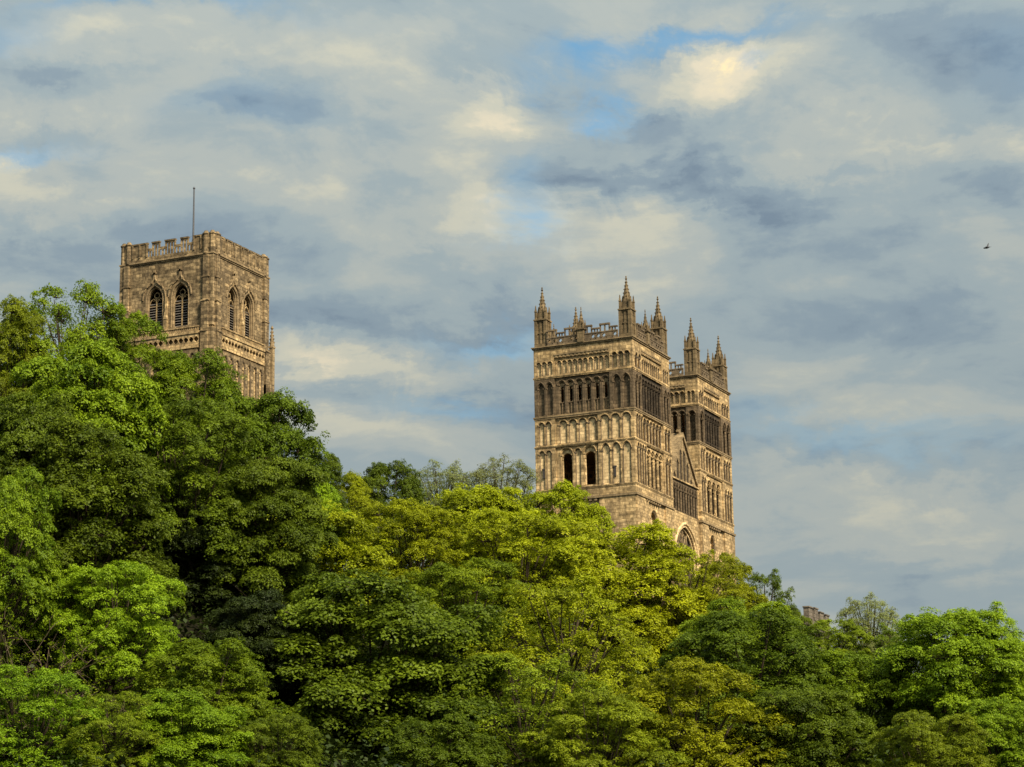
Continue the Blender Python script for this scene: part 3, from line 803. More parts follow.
# ------------------------------------------------------------------ central tower
CX0, CY0, CS = 8.883, 56.785, 12.932
def central_tower():
    x0, y0, s = CX0, CY0, CS; x1, y1 = x0+s, y0+s
    root = bpy.data.objects.new('cathedral_tower', None); col.objects.link(root)
    root.location = (x0+s/2, y0+s/2, BASE)
    root['label'] = 'tall brown stone tower with battlements and louvred pointed windows, alone above the hillside trees'
    root['category'] = 'tower'
    fn = Face(x0, y1, (0, -1, 0), (-1, 0, 0)); fw = Face(x0, y0, (1, 0, 0), (0, -1, 0))
    wall = MB(); parts = []
    def part(mb, name, mats, parent=None):
        o = mb.build(name, mats)
        if parent is None: parts.append(o)
        else: o.parent = parent
        return o
    # hollow shell
    wall.box(x1-1, x1, y0+1.01, y1-1.01, BASE, BASE+63.2); wall.box(x0+1.01, x1, y1-1, y1, BASE, BASE+63.2)
    for v in (30, 53.9, 62.7): wall.box(x0+.4, x1-.4, y0+.4, y1-.4, BASE+v, BASE+v+.25)
    for fc, cs in ((fn, (4.80, 8.42)), (fw, (4.70, 8.35))):
        hw = 1.16; top = 60.05; kind = 'pointed'; vs_ = top-hw*1.449; mid = (cs[0]+cs[1])/2
        fc.box(wall, .02, s-.02, 12, 51.7, -1, .25)
        fc.box(wall, .02, s-.02, 51.7, 54.4, -1, 0); fc.box(wall, .02, s-.02, 62, 63.2, -1, 0)
        fc.box(wall, .02, cs[0]-1.6, 54.4, 62, -1, 0); fc.box(wall, cs[1]+1.6, s-.02, 54.4, 62, -1, 0)
        for c, (a, b) in zip(cs, ((cs[0]-1.6, mid), (mid, cs[1]+1.6))):
            arch_plate(fc, wall, a, b, 54.4, 62, c, hw, vs_, kind, -1.0, 0, 54.6, 0, 12)
        for c in cs:
            w = MB()
            # splayed orders, sloping sill
            for k, (r, dd, rr) in enumerate(((hw+.05, -.06, .11), (hw-.07, -.26, .10), (hw-.12, -.44, .08))):
                ap = arc_pts(c, r, vs_, kind, 14)
                fc.tube(w, [(c-r, 54.6, dd)]+[(u, v, dd) for u, v in ap]+[(c+r, 54.6, dd)], rr, 6)
            wo_ = part(w, 'window', [M['trim']])
            iw = hw-.14
            tr = MB()
            fc.box(tr, c-.07, c+.07, 54.6, 58.75, -.72, -.5)
            fc.tube(tr, [(c+.36*math.cos(a), 58.95+.36*math.sin(a), -.6) for a in np.linspace(0, 6.2832, 13)], .075, 5)
            for sg in (-1, 1):
                fc.tube(tr, [(u, v, -.6) for u, v in arc_pts(c+sg*iw/2, iw/2, 57.85, 'pointed', 8)], .07, 5)
                fc.tube(tr, [(c, 58.6, -.6), (c+sg*.5, 58.3, -.6)], .05, 4)
            fc.box(tr, c-iw, c+iw, 57.55, 57.68, -.7, -.55)
            ob = tr.build('tracery', M['stone'], wo_)
            lv = MB(); nl = 11
            for i in range(nl):
                v = 54.75+i*(58.15-54.75)/nl
                lv.prism([fc.P(c-iw-.05, v, -.52), fc.P(c-iw-.05, v+.05, -.52), fc.P(c-iw-.05, v+.20, -.80), fc.P(c-iw-.05, v+.15, -.80)],
                         [fc.P(c+iw+.05, v, -.52), fc.P(c+iw+.05, v+.05, -.52), fc.P(c+iw+.05, v+.20, -.80), fc.P(c+iw+.05, v+.15, -.80)])
            lv.build('louvre', M['louvre'], wo_)
            # ogee hood rising to a finial
            hd = MB(); R_ = hw+.45
            for sg in (-1, 1):
                q = []
                for t in np.linspace(0, 1, 10):
                    if t < .62: a = t/.62*1.02; q.append((c+sg*R_*math.cos(a*.98), vs_+R_*1.25*math.sin(a), .06))
                    else:
                        k = (t-.62)/.38; ub = R_*math.cos(1.0); q.append((c+sg*ub*(1-k)**1.6, vs_+R_*1.25*math.sin(1.02)+k*k*1.05+k*.35, .06))
                fc.tube(hd, q, .11, 5)
                for (u, v, d) in q[3::2]: fc.box(hd, u-.12, u+.12, v-.05, v+.2, -.02, .2)
            fc.box(hd, c-.12, c+.12, vs_+R_*1.25*.85+1.2, vs_+R_*1.25*.85+1.95, -.03, .15); fc.box(hd, c-.27, c+.27, vs_+R_*1.25*.85+1.45, vs_+R_*1.25*.85+1.62, -.03, .17)
            hd.build('hood_mould', M['trim'], wo_)
        # pilasters with little pinnacles between and beside the windows
        for u in (mid, ):
            pl = MB()
            fc.box(pl, u-.22, u+.22, 50.0, 55.6, -.1, .42); fc.box(pl, u-.15, u+.15, 55.6, 58.4, -.1, .24)
            base_ = [fc.P(u+a, 55.6, b) for a, b in ((-.24, .0), (.24, .0), (.24, .46), (-.24, .46))]
            tip = [fc.P(u+a*.05, 57.0, .22+b*.05) for a, b in ((-1, -1), (1, -1), (1, 1), (-1, 1))]
            pl.prism(base_, tip); part(pl, 'pilaster', [M['stone']])
        # gallery: corbelled ledge, pierced frieze, lower string
        gl = MB()
        fc.box(gl, 1.5, s-1.5, 53.3, 53.62, -.05, .62); fc.box(gl, 1.5, s-1.5, 51.55, 51.9, -.05, .62)
        n = 14; cw = (s-3)/n
        for i in range(n):
            a = 1.5+i*cw
            circle_plate(fc, gl, a, a+cw, 51.9, 53.3, a+cw/2, 52.6, .27, .3, .52)
        n = 36
        for i in range(n):
            u = 1.5+(i+.5)*(s-3)/n; fc.box(gl, u-.05, u+.05, 53.62, 54.1, .42, .54)
        fc.box(gl, 1.5, s-1.5, 54.1, 54.22, .38, .6)
        part(gl, 'gallery', [M['stone']])
        # panelled stage under the gallery
        arcs = arcade(fc, 'arcade', None, 1.7, s-1.7, 45.0, 51.4, 51.0, 7, 'pointed', .55, .22, M['brown'], M['stone'], hood=False, jf=.2)
        parts.append(arcs)
    # string courses
    for v, h, o_ in ((63.25, .34, .22), (54.42, .2, .1)):
        mb = MB(); ring(mb, x0, x1, y0, y1, v-h*.5, v, o_); ring(mb, x0, x1, y0, y1, v-h, v-h*.5, o_*.5); part(mb, 'string_course', [M['trim']])
    # corner buttresses: clusters of set-off shafts
    for (cx_, cy_, sx, sy) in ((x0, y0, 1, 1), (x0, y1, 1, -1), (x1, y0, -1, 1), (x1, y1, -1, -1)):
        b = MB()
        def bx(i0, i1, j0, j1, v0, v1):
            xa, xb = sorted((cx_+sx*i0, cx_+sx*i1)); ya, yb = sorted((cy_+sy*j0, cy_+sy*j1))
            b.box(xa, xb, ya, yb, BASE+v0, BASE+v1)
        bx(-.28, .75, .5, 1.2, 54.3, 62.95); bx(.5, 1.2, -.28, .75, 54.3, 62.95)
        bx(-.14, .9, -.14, .9, 54.3, 62.96)
        bx(-.62, .75, .3, 1.25, 30, 53.4); bx(.3, 1.25, -.62, .75, 30, 53.41); bx(-.35, .9, -.35, .9, 30, 53.9)
        bx(-.42, .75, .4, 1.3, 53.4, 57.2); bx(.4, 1.3, -.42, .75, 53.41, 57.21)
        bx(-1.2, .75, .3, 1.25, 30, 49.3); bx(.3, 1.25, -1.2, .75, 30, 49.31)
        for v in (53.42, 57.22, 60.2):
            o_ = .7 if v < 54 else .5 if v < 58 else .34
            bx(-o_, .8, .3, 1.35, v, v+.14); bx(.3, 1.35, -o_, .8, v+.003, v+.143)
        part(b, 'buttress', [M['brown']])
    # tall pinnacle on the low buttress of the far corner
    for (px, py) in ((x1+.30, y0-.50), (x0-.45, y0+.9), (x1+.9, y0+.9)):
        pn = MB()
        pn.cone((px, py), .36, .36, BASE+44, BASE+54.2, 4, ph=math.pi/4); pn.cone((px, py), .46, .46, BASE+54.2, BASE+54.4, 4, ph=math.pi/4)
        pn.cone((px, py), .34, .05, BASE+54.4, BASE+56.7, 8)
        for k in range(4):
            zz = BASE+54.8+k*.45; rr = .34-.29*(k*.45+.4)/2.3
            for j in range(4): pn.cone((px+(rr+.05)*math.cos(j*1.5708), py+(rr+.05)*math.sin(j*1.5708)), .05, .1, zz, zz+.16, 4)
        pn.cone((px, py), .06, .2, BASE+56.5, BASE+56.75, 6); pn.cone((px, py), .2, .02, BASE+56.75, BASE+57.1, 6)
        if px > x1-2: part(pn, 'pinnacle', [M['trim']])
    # battlements with open slits in the middle of each side
    fe = Face(x1, y1, (-1, 0, 0), (0, 1, 0)); fs = Face(x1, y0, (0, 1, 0), (1, 0, 0))
    for fi, fc in enumerate((fn, fw, fe, fs)):
        b = MB(); t0, t1 = -.16, .06
        fc.box(b, .5, s-.5, 63.25, 63.8, t0, t1)
        if fi in (0, 2, 3):
            mer = [(.5, 3.72, 1), (4.35, 5.42, 0), (6.2, 7.65, 0), (8.4, 9.46, 0), (10.2, s-.5, 1)]
        else:
            mer = [(.5, 2.55, 1), (2.95, 4.3, 1), (4.65, 6.4, 1), (6.78, 8.05, 1), (8.5, s-.5, 1)]
        last = .5
        for (a, c, sol) in mer:
            if a > last:      # crenel between merlons
                if sol and fi == 1: fc.box(b, last, a, 63.8, 65.0, t0, t1)
                else:
                    n = max(2, round((a-last)/.36))
                    for k in range(1, n): q = last+(a-last)*k/n; fc.box(b, q-.08, q+.08, 63.8, 64.55, t0, t1)
                    fc.box(b, last, a, 64.55, 64.85, t0, t1)
            if sol: 
                fc.box(b, a, c, 63.8, 65.45, t0, t1)
                n = max(1, int((c-a)/.9))
                for k in range(n+1): q = a+.1+(c-a-.2)*k/n; fc.box(b, q-.1, q+.1, 63.8, 65.45, t1, t1+.1)
            else:
                n = max(2, round((c-a)/.5))
                for k in range(n+1): q = a+.1+(c-a-.2)*k/n; fc.box(b, q-.1, q+.1, 63.8, 65.25, t0, t1)
                fc.box(b, a, c, 65.25, 65.45, t0, t1)
            fc.box(b, a-.05, c+.05, 65.45, 65.62, t0-.06, t1+.08)
            last = c
        part(b, 'parapet', [M['brown']])
    for (cx_, cy_, sx, sy) in ((x0, y0, 1, 1), (x0, y1, 1, -1), (x1, y0, -1, 1), (x1, y1, -1, -1)):
        t = MB()
        for (dx, dy) in ((.05, 1.0), (1.0, .05), (.2, .2)):
            c = (cx_+sx*dx, cy_+sy*dy)
            t.cone(c, .40, .38, BASE+63.2, BASE+65.55, 8); t.cone(c, .47, .47, BASE+65.55, BASE+65.7, 8); t.cone(c, .36, .22, BASE+65.7, BASE+66.0, 8)
        part(t, 'turret', [M['brown']])
    w = wall.build('wall', [M['brown']]); parts.append(w)
    for o in parts: adopt(o, root)
    # flagpole standing on the tower roof
    fp = bpy.data.objects.new('flagpole', None); col.objects.link(fp); fp.location = (x0+s/2, y0+s/2, BASE+62.95)
    fp['label'] = 'thin bare flagpole rising from the roof of the battlemented tower'; fp['category'] = 'flagpole'
    p = MB(); c = (x0+s/2, y0+s/2+.4)
    p.cone(c, .16, .09, BASE+62.95, BASE+73.9, 8); o = p.build('pole', M['metal']); adopt(o, fp)
    p = MB(); p.cone(c, .09, .17, BASE+73.9, BASE+74.05, 8); p.cone(c, .17, .05, BASE+74.05, BASE+74.25, 8); o = p.build('finial', M['metal']); adopt(o, fp)
    for (dx, dy) in ((-4.5, 4.5), (4.5, -4.5), (-4.5, -4.5), (4.5, 4.5)):
        p = MB(); p.tube([(c[0], c[1], BASE+68.0), (c[0]+dx, c[1]+dy, BASE+63.0)], .022, 4); o = p.build('guy_wire', M['metal']); adopt(o, fp)
central_tower()

# ------------------------------------------------------------------ ground
fh = np.array([math.sin(HEAD), math.cos(HEAD)]); rh = np.array([math.cos(HEAD), -math.sin(HEAD)])
TREES = [
 # left-hand hillside, ridge first
 (66, 280, 130, 149, 'green', 'f', 'loose light green tree topping the ridge at upper left, left of the tall tower'),
 (5, 300, 100, 146, 'olive', 'b', 'full green tree cut by the left edge of the picture below the topmost tree'),
 (124, 311, 96, 152, 'green', 'd', 'bright tipped green tree directly below the louvred windows of the tall tower'),
 (192, 353, 112, 154, 'green', 'a', 'green tree on the falling ridge under the right corner of the tall tower'),
 (268, 396, 112, 156, 'dark', 'c', 'dark green rounded tree ending the ridge to the right of the tall tower'),
 (318, 452, 60, 158, 'dark', 'b', 'small dark tree at the foot of the ridge where the sky dips lowest'),
 (85, 345, 150, 137, 'green', 'e', 'large mid green tree with layered boughs below the topmost tree'),
 (185, 398, 150, 141, 'dark', 'b', 'broad dark green tree in the middle of the left hillside'),
 (272, 452, 106, 141, 'dark', 'e', 'dark leafy tree overhanging the deep black hollow'),
 (20, 400, 130, 130, 'dark', 'c', 'dark tree at the left edge halfway up the hillside'),
 (80, 430, 170, 128, 'dark', 'a', 'big shadowy dark green tree with drooping layers above the twiggy shrub'),
 (5, 470, 110, 120, 'green', 'd', 'green tree at the left edge above the tangle of brown twigs'),
 (205, 508, 110, 141, 'ivy', 'c', 'dark tree sunk in the black hollow between the hillside and the yellow dome'),  # leaf colour carries the shade of the hollow
 (318, 478, 60, 154, 'bright', 'g', 'small fresh green tree under the dip in the skyline'),
 # lower left
 (45, 575, 120, 119, 'olive', 'x', 'tangled brown twiggy shrub with hardly any leaves at lower left'),
 (118, 560, 120, 123, 'bright', 'b', 'lit green tree in the lower left just right of the brown twiggy shrub'),
 (35, 668, 130, 111, 'bright', 'd', 'vivid green bush filling the bottom left corner'),
 (112, 690, 90, 110, 'olive', 'f', 'yellow green bush at the bottom beside the vivid corner bush'),
 (208, 640, 120, 119, 'green', 'a', 'pale lit leafy tree below the black hollow'),
 (255, 590, 90, 128, 'ivy', 'e', 'dark layered tree between the black hollow and the large shadowed sycamore'),  # same leaves with the hollow's shade in their colour
 (180, 690, 110, 112, 'bright', 'e', 'low green bush at the bottom edge left of the large shadowed sycamore'),
 (275, 715, 90, 114, 'dark', 'b', 'dark undergrown tree at the bottom edge under the lit leafy tree'),
 # middle
 (388, 463, 74, 191, 'dark', 'a', 'dark green round tree on the skyline midway between the towers'),
 (442, 458, 80, 201, 'pale', 'w', 'pale wispy tree on the skyline just right of the dark round one'),
 (498, 454, 84, 203, 'pale', 'w', 'pale wispy tree touching the left side of the twin towers'),
 (352, 474, 50, 184, 'yellow', 'g', 'small golden green tree left of the dark round skyline tree'),
 (478, 488, 105, 181, 'yellow', 'c', 'bright dome shaped tree below the pale wispy skyline trees'),
 (560, 488, 96, 184, 'yellow', 'a', 'bright yellow green dome in front of the foot of the nearer twin tower'),
 (312, 510, 150, 153, 'yellow', 'c', 'large yellow green dome right of the black hollow'),
 (410, 502, 120, 167, 'yellow', 'b', 'light yellow green tree below the dark round skyline tree'),
 (520, 512, 130, 167, 'yellow', 'd', 'light airy tree below the nearer twin tower with fine twigs'),
 (602, 524, 175, 172, 'yellow', 'b', 'airy yellowish tree right under the front of the nearer twin tower'),
 (690, 552, 110, 175, 'yellow', 'f', 'airy olive tree below the great arched window'),
 (370, 575, 225, 131, 'dark', 'e', 'large shadowed sycamore in the centre foreground with flat layered leaf tiers'),
 (460, 560, 130, 150, 'green', 'b', 'green tree behind the right shoulder of the large shadowed sycamore'),
 (560, 580, 160, 143, 'yellow', 'f', 'open yellow green tree with dark branches showing in the centre'),
 (535, 655, 150, 128, 'olive', 'f', 'lime green tree with forked dark branches at the bottom centre'),
 (600, 690, 120, 124, 'olive', 'd', 'green bushy tree at the bottom edge left of the feathery yellow tinted one'),
 (688, 662, 150, 128, 'yellow', 'd', 'feathery yellow tinted tree at the bottom right of centre'),
 (440, 718, 110, 121, 'dark', 'a', 'low green tree at the bottom edge in front of the large shadowed sycamore'),
 # right
 (722, 556, 70, 181, 'yellow', 'd', 'yellow green tree at the foot of the farther twin tower'),
 (762, 570, 62, 184, 'dark', 'f', 'small dark tree silhouetted just right of the farther twin tower'),
 (788, 608, 44, 189, 'dark', 'b', 'little dark tree left of the small battlemented building'),
 (745, 612, 150, 147, 'dark', 'a', 'big dark layered tree on the right slope below the twin towers'),
 (738, 600, 110, 157, 'green', 'b', 'green tree between the airy olive tree and the big dark layered one'),
 (834, 619, 70, 172, 'olive', 'd', 'olive tree standing in front of the small battlemented building'),
 (868, 592, 70, 181, 'pale', 'w', 'thin wispy tree poking above the skyline right of the small battlemented building'),
 (845, 655, 120, 150, 'green', 'a', 'leafy mid green tree between the big dark layered tree and the bright right crown'),
 (902, 620, 64, 172, 'green', 'f', 'loose green tree right of the thin wispy skyline tree'),
 (948, 612, 130, 147, 'bright', 'c', 'large bright green tree at right with rounded clumps'),
 (982, 604, 90, 160, 'bright', 'f', 'tall loose crown topping the skyline behind the large bright tree'),
 (1022, 640, 80, 155, 'bright', 'd', 'bright green tree cut by the right edge'),
 (925, 712, 110, 124, 'olive', 'b', 'low yellowish bush at the bottom edge under the large bright tree'),
 (1005, 700, 100, 128, 'bright', 'a', 'fresh green bush in the bottom right corner'),
 (800, 690, 130, 130, 'dark', 'c', 'dark bush at the bottom edge under the big dark layered tree'),
]

def tree_spot(px, py, s):
    d = fwd + rt*(px-512)/FPX + up*(383.5-py)/FPX
    return CAM+d*(s/(d[0]*fh[0]+d[1]*fh[1]))
def tree_height(wpx, s): return float(np.clip(wpx*s/FPX*1.2, 9.0, 16.0))
# the bank: the tree tops tell how high the slope runs beneath them
_A = []
for t in TREES:
    q = tree_spot(t[0], t[1], t[3]); _A.append((q[0], q[1], q[2]-tree_height(t[2], t[3])))
for (s_, r_, z_) in [(k, r, .2) for k in (10, 40, 70) for r in (-60, -30, 0, 30, 60)]+[(92, r, .5) for r in (-60, -30, 0, 30, 60)]+[(s, r, BASE+12.2) for s in (232, 250, 280, 320, 360) for r in (-120, -80, -40, 0, 20)]+[(s, 75, 6) for s in (140, 190, 230, 270, 320)]+[(s, 48, 10) for s in (230, 270, 320)]+[(s, -90, 22) for s in (130, 170, 200)]:
    q = CAM[:2]+fh*s_+rh*r_; _A.append((q[0], q[1], z_))
_A = np.array(_A)
def ground_z(x, y):
    x = np.asarray(x, float); y = np.asarray(y, float)
    w = np.exp(-((x[..., None]-_A[:, 0])**2+(y[..., None]-_A[:, 1])**2)/(2*12.0**2))+1e-5/(1+((x[..., None]-_A[:, 0])**2+(y[..., None]-_A[:, 1])**2)/900.)
    return (w*_A[:, 2]).sum(-1)/w.sum(-1)
def terrain():
    xs = np.concatenate([np.linspace(-3000, -320, 12), np.linspace(-300, 200, 126), np.linspace(230, 3000, 12)])
    ys = np.concatenate([np.linspace(-3000, -260, 12), np.linspace(-240, 200, 111), np.linspace(230, 3000, 12)])
    X, Y = np.meshgrid(xs, ys); Z = ground_z(X, Y)
    rng = np.random.default_rng(5)
    Z = Z+np.where((np.abs(X) < 300) & (Z > 1) & (Z < BASE+11), rng.normal(0, .12, Z.shape), 0)
    v = np.stack([X, Y, Z], -1).reshape(-1, 3); nx = len(xs)
    f = [(j*nx+i, j*nx+i+1, (j+1)*nx+i+1, (j+1)*nx+i) for j in range(len(ys)-1) for i in range(nx-1)]
    me = bpy.data.meshes.new('ground'); me.from_pydata(v.tolist(), [], f); me.materials.append(M['earth'])
    me.polygons.foreach_set('use_smooth', [True]*len(f)); me.update()
    o = bpy.data.objects.new('ground', me); col.objects.link(o); o['kind'] = 'structure'
terrain()

# ------------------------------------------------------------------ trees
def unit(a): return a/(np.linalg.norm(a, axis=-1, keepdims=True)+1e-9)

def leaf_mesh(name, pos, nrm, size, tint, rng):
    """one small folded leaf blade per point"""
    n = len(pos)
    a = unit(np.cross(nrm, unit(rng.normal(size=(n, 3)))))
    b = np.cross(nrm, a)
    L = size[:, None]*a*0.62; Wd = size[:, None]*b*0.40
    fold = nrm*size[:, None]*0.10
    v = np.empty((n, 4, 3), np.float32)
    v[:, 0] = pos-L; v[:, 1] = pos+Wd+fold-L*.1; v[:, 2] = pos+L-fold*1.5; v[:, 3] = pos-Wd+fold-L*.1
    me = bpy.data.meshes.new(name)
    me.vertices.add(n*4); me.vertices.foreach_set('co', v.reshape(-1))
    me.loops.add(n*4); me.loops.foreach_set('vertex_index', np.arange(n*4, dtype=np.int32))
    me.polygons.add(n); me.polygons.foreach_set('loop_start', np.arange(0, n*4, 4, dtype=np.int32))
    at = me.attributes.new('tint', 'FLOAT', 'FACE'); at.data.foreach_set('value', tint.astype(np.float32))
    me.update(calc_edges=True)
    return me

PH, PD = 14.0, 10.0
def make_proto(seed, nlobes=26, sprays=62, leaves=34, lob=(.12, .185), spread=.66, flat=0.75, leaf=.17, spray_r=.46, low=.10, top_bias=1.0, wisp=0.0, profile=.62, twigs=1, fill=420):
    rng = np.random.default_rng(seed)
    lobes = []
    zc_, az, ar = PH*(.50+low*.3), PH*(.43-low*.2), PD/2*spread
    for i in range(nlobes):                 # boughs over a lopsided dome
        ct = 1-(i+.5)/nlobes*1.62
        st = math.sqrt(max(0, 1-ct*ct)); an = i*2.39996+rng.normal()*.30
        bul = st**profile if st > 0 else 0
        k = rng.uniform(.80, 1.10)
        r = PD*rng.uniform(*lob)*(1.0 if ct < .7 else .9)
        x, y = ar*bul*k*math.cos(an), ar*bul*k*math.sin(an)
        z = zc_+az*ct*(.80+.20*k)+rng.normal()*.25
        z = min(z, PH-r*flat*.95)
        lobes.append((x, y, z, r))
    for i in range(nlobes//3):              # smaller boughs breaking the outline
        b0 = lobes[rng.integers(0, nlobes)]; dd = unit(np.array([b0[0], b0[1], (b0[2]-zc_)*.8])+rng.normal(size=3)*.6)
        r = b0[3]*rng.uniform(.45, .65); q = np.array(b0[:3])+dd*b0[3]*.95
        lobes.append((q[0], q[1], min(q[2], PH-r*flat*.8), r))
    lobes = np.array(lobes)
    P, Nr, S, T = [], [], [], []
    spray_c = []
    for (x, y, z, r) in lobes:
        c = np.array([x, y, z])
        outw = unit(np.array([x, y, (z-PH*.45)*.6])+1e-6)
        k = int(sprays*(r/(PD*.15))**2)
        d = unit(rng.normal(size=(k*3, 3)))
        sc = .30+.50*(d@outw)+.30*d[:, 2]
        d = d[np.argsort(-(sc+rng.random(len(sc))*.55))][:k]
        rr = r*(.58+.58*rng.random(k)**1.2+.5*rng.random(k)**9)
        p = c+d*rr[:, None]*np.array([1, 1, flat])
        # drop sprays buried in neighbouring boughs
        dist = np.linalg.norm((p[:, None, :]-lobes[None, :, :3])/np.array([1, 1, flat]), axis=2)/lobes[None, :, 3]
        inside = (dist < .66).sum(1)
        keep = inside < 1
        p, d = p[keep], d[keep]
        ltint = rng.random()
        for q, dd in zip(p, d):
            m_ = max(6, int(leaves*rng.uniform(.6, 1.3)))
            ax = unit(dd*.55+np.array([0, 0, .85])+rng.normal(size=3)*.22)
            e1 = unit(np.cross(ax, rng.normal(size=3))); e2 = np.cross(ax, e1)
            R = spray_r*rng.uniform(.65, 1.3)
            rad = np.sqrt(rng.random(m_))*R; th = rng.random(m_)*6.2832
            h = -rad**2/R*.55+rng.normal(size=m_)*.06
            pos = q+e1*(rad*np.cos(th))[:, None]+e2*(rad*np.sin(th))[:, None]+ax*h[:, None]
            nn = unit(ax+(e1*np.cos(th)[:, None]+e2*np.sin(th)[:, None])*(rad/R*.75)[:, None]+rng.normal(size=(m_, 3))*.36)
            P.append(pos); Nr.append(nn); S.append(leaf*rng.uniform(.7, 1.35, m_))
            T.append(np.clip(.45*ltint+.45*rng.random()+.30*rng.random(m_)-.12, 0, 1))
            spray_c.append((c, q))
    # leaves through the inside of the crown, down to the skirts
    for i in range(fill):
        dd = unit(rng.normal(size=3)); q = np.array([0, 0, zc_*.94])+dd*np.array([ar*1.12, ar*1.12, az*1.05])*rng.random()**.45
        if q[2] > PH*.90: continue
        m_ = max(5, int(leaves*rng.uniform(.5, 1.0))); R = spray_r*rng.uniform(.7, 1.5)
        ax = unit(dd*.4+np.array([0, 0, .9])+rng.normal(size=3)*.3)
        P.append(q+rng.normal(size=(m_, 3))*R*np.array([.55, .55, .28])); Nr.append(unit(ax+rng.normal(size=(m_, 3))*.4)); S.append(leaf*rng.uniform(.8, 1.4, m_))
        T.append(np.clip(.5*rng.random()+.45*rng.random(m_), 0, 1))
    P, Nr, S, T = np.concatenate(P), np.concatenate(Nr), np.concatenate(S), np.concatenate(T)
    crown = leaf_mesh('crown', P, Nr, S, T, rng)
    tb = MB()
    lean = rng.normal(size=2)*.25
    zt = PH*.62
    tr = [(0, 0, -PH*.5), (0, 0, 0.), (lean[0]*.2, lean[1]*.2, PH*.12), (lean[0], lean[1], PH*.35), (lean[0]*1.3, lean[1]*1.2, zt)]
    tb.tube(tr, [.40, .34, .27, .2, .10], 8)
    for (x, y, z, r) in lobes:
        f = rng.uniform(.25, .85)
        zz = min(PH*.12+(z-PH*.12)*f*.7, zt)
        k = zz/zt
        s0 = np.array([lean[0]*1.3*k, lean[1]*1.2*k, zz]); e = np.array([x, y, z-.1])
        md = s0*.5+e*.5+np.array([0, 0, -.12*np.linalg.norm(e-s0)])+rng.normal(size=3)*.25
        tb.tube([s0, md, e], [.10, .07, .03], 5)
    if twigs:
        sel = rng.permutation(len(spray_c))[:int(len(spray_c)*.16*twigs)]
        for i in sel:
            c, q = spray_c[i]
            tb.tube([c, c*.4+q*.6+rng.normal(size=3)*.1, q], [.035, .025, .012], 3)
    trunk_me = tb.build('trunk', M['bark']); me = trunk_me.data; bpy.data.objects.remove(trunk_me)
    return me, crown

PROTOS = {
 'a': make_proto(11, nlobes=40, lob=(.12, .21), leaf=.125, leaves=52, spray_r=.42),
 'b': make_proto(23, nlobes=46, lob=(.11, .18), spread=.70, leaf=.105, leaves=62, spray_r=.38),
 'c': make_proto(37, nlobes=34, lob=(.13, .23), flat=.70, spread=.64, leaf=.13, leaves=52),
 'd': make_proto(41, nlobes=50, lob=(.09, .17), spread=.74, leaf=.115, leaves=50, low=.06, spray_r=.36),
 'e': make_proto(59, nlobes=40, lob=(.13, .21), flat=.50, spray_r=.50, leaf=.13, leaves=58),
 'f': make_proto(67, nlobes=48, lob=(.08, .15), spread=.78, sprays=56, leaves=40, leaf=.11, spray_r=.40, twigs=3, fill=420),      # more open crown
 'w': make_proto(73, nlobes=70, lob=(.07, .13), spread=.74, sprays=60, leaves=26, leaf=.10, spray_r=.40, twigs=1.5, profile=.7, fill=1500),   # wispy young leaf
 'g': make_proto(83, nlobes=40, lob=(.11, .18), spread=.66, flat=.9, profile=1.1, leaves=40, leaf=.13),
}
def bare_shrub():
    rng = np.random.default_rng(91); tb = MB(); P = []
    for i in range(70):
        an = rng.random()*6.283; el = rng.uniform(.25, 1.4); L = rng.uniform(4, 12)
        d = np.array([math.cos(an)*math.cos(el), math.sin(an)*math.cos(el), math.sin(el)])
        b0 = np.array([rng.normal()*.5, rng.normal()*.5, -.5])
        pts = [b0]; 
        for k in range(5):
            d = unit(d+rng.normal(size=3)*.28); pts.append(pts[-1]+d*L/5)
        tb.tube(pts, [.07, .055, .045, .032, .022, .01], 4)
        for k in range(14):
            q = pts[rng.integers(2, 6)]; dd = unit(d*.6+rng.normal(size=3)*.8)
            e = q+dd*rng.uniform(.6, 1.8); mid = (q+e)/2+rng.normal(size=3)*.12
            tb.tube([q, mid, e], [.022, .016, .008], 3); P += [e, mid]
    o = tb.build('trunk', M['twig']); me = o.data; bpy.data.objects.remove(o)
    P = np.array(P); P = np.repeat(P, 4, 0)+rng.normal(size=(len(P)*4, 3))*.16
    cr_ = leaf_mesh('crown', P, unit(rng.normal(size=P.shape)+np.array([0, 0, 1.])), rng.uniform(.08, .18, len(P)), rng.random(len(P)), rng)
    return me, cr_
PROTOS['x'] = bare_shrub()

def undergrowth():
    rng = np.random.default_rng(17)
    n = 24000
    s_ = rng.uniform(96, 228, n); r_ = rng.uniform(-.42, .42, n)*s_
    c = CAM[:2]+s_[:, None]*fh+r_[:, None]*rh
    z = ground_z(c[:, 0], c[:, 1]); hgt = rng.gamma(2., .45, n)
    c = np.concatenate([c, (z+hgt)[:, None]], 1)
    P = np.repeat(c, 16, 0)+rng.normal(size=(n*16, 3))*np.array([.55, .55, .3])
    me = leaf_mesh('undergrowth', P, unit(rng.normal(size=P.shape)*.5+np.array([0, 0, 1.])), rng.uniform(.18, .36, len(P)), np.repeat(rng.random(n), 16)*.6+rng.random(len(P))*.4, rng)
    me.materials.append(F['ivy'])  # near-black leaf colour stands in for shade under the trees
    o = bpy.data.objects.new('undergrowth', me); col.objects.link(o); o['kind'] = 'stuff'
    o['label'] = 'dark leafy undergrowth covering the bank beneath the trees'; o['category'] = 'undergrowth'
undergrowth()
REPORT = []
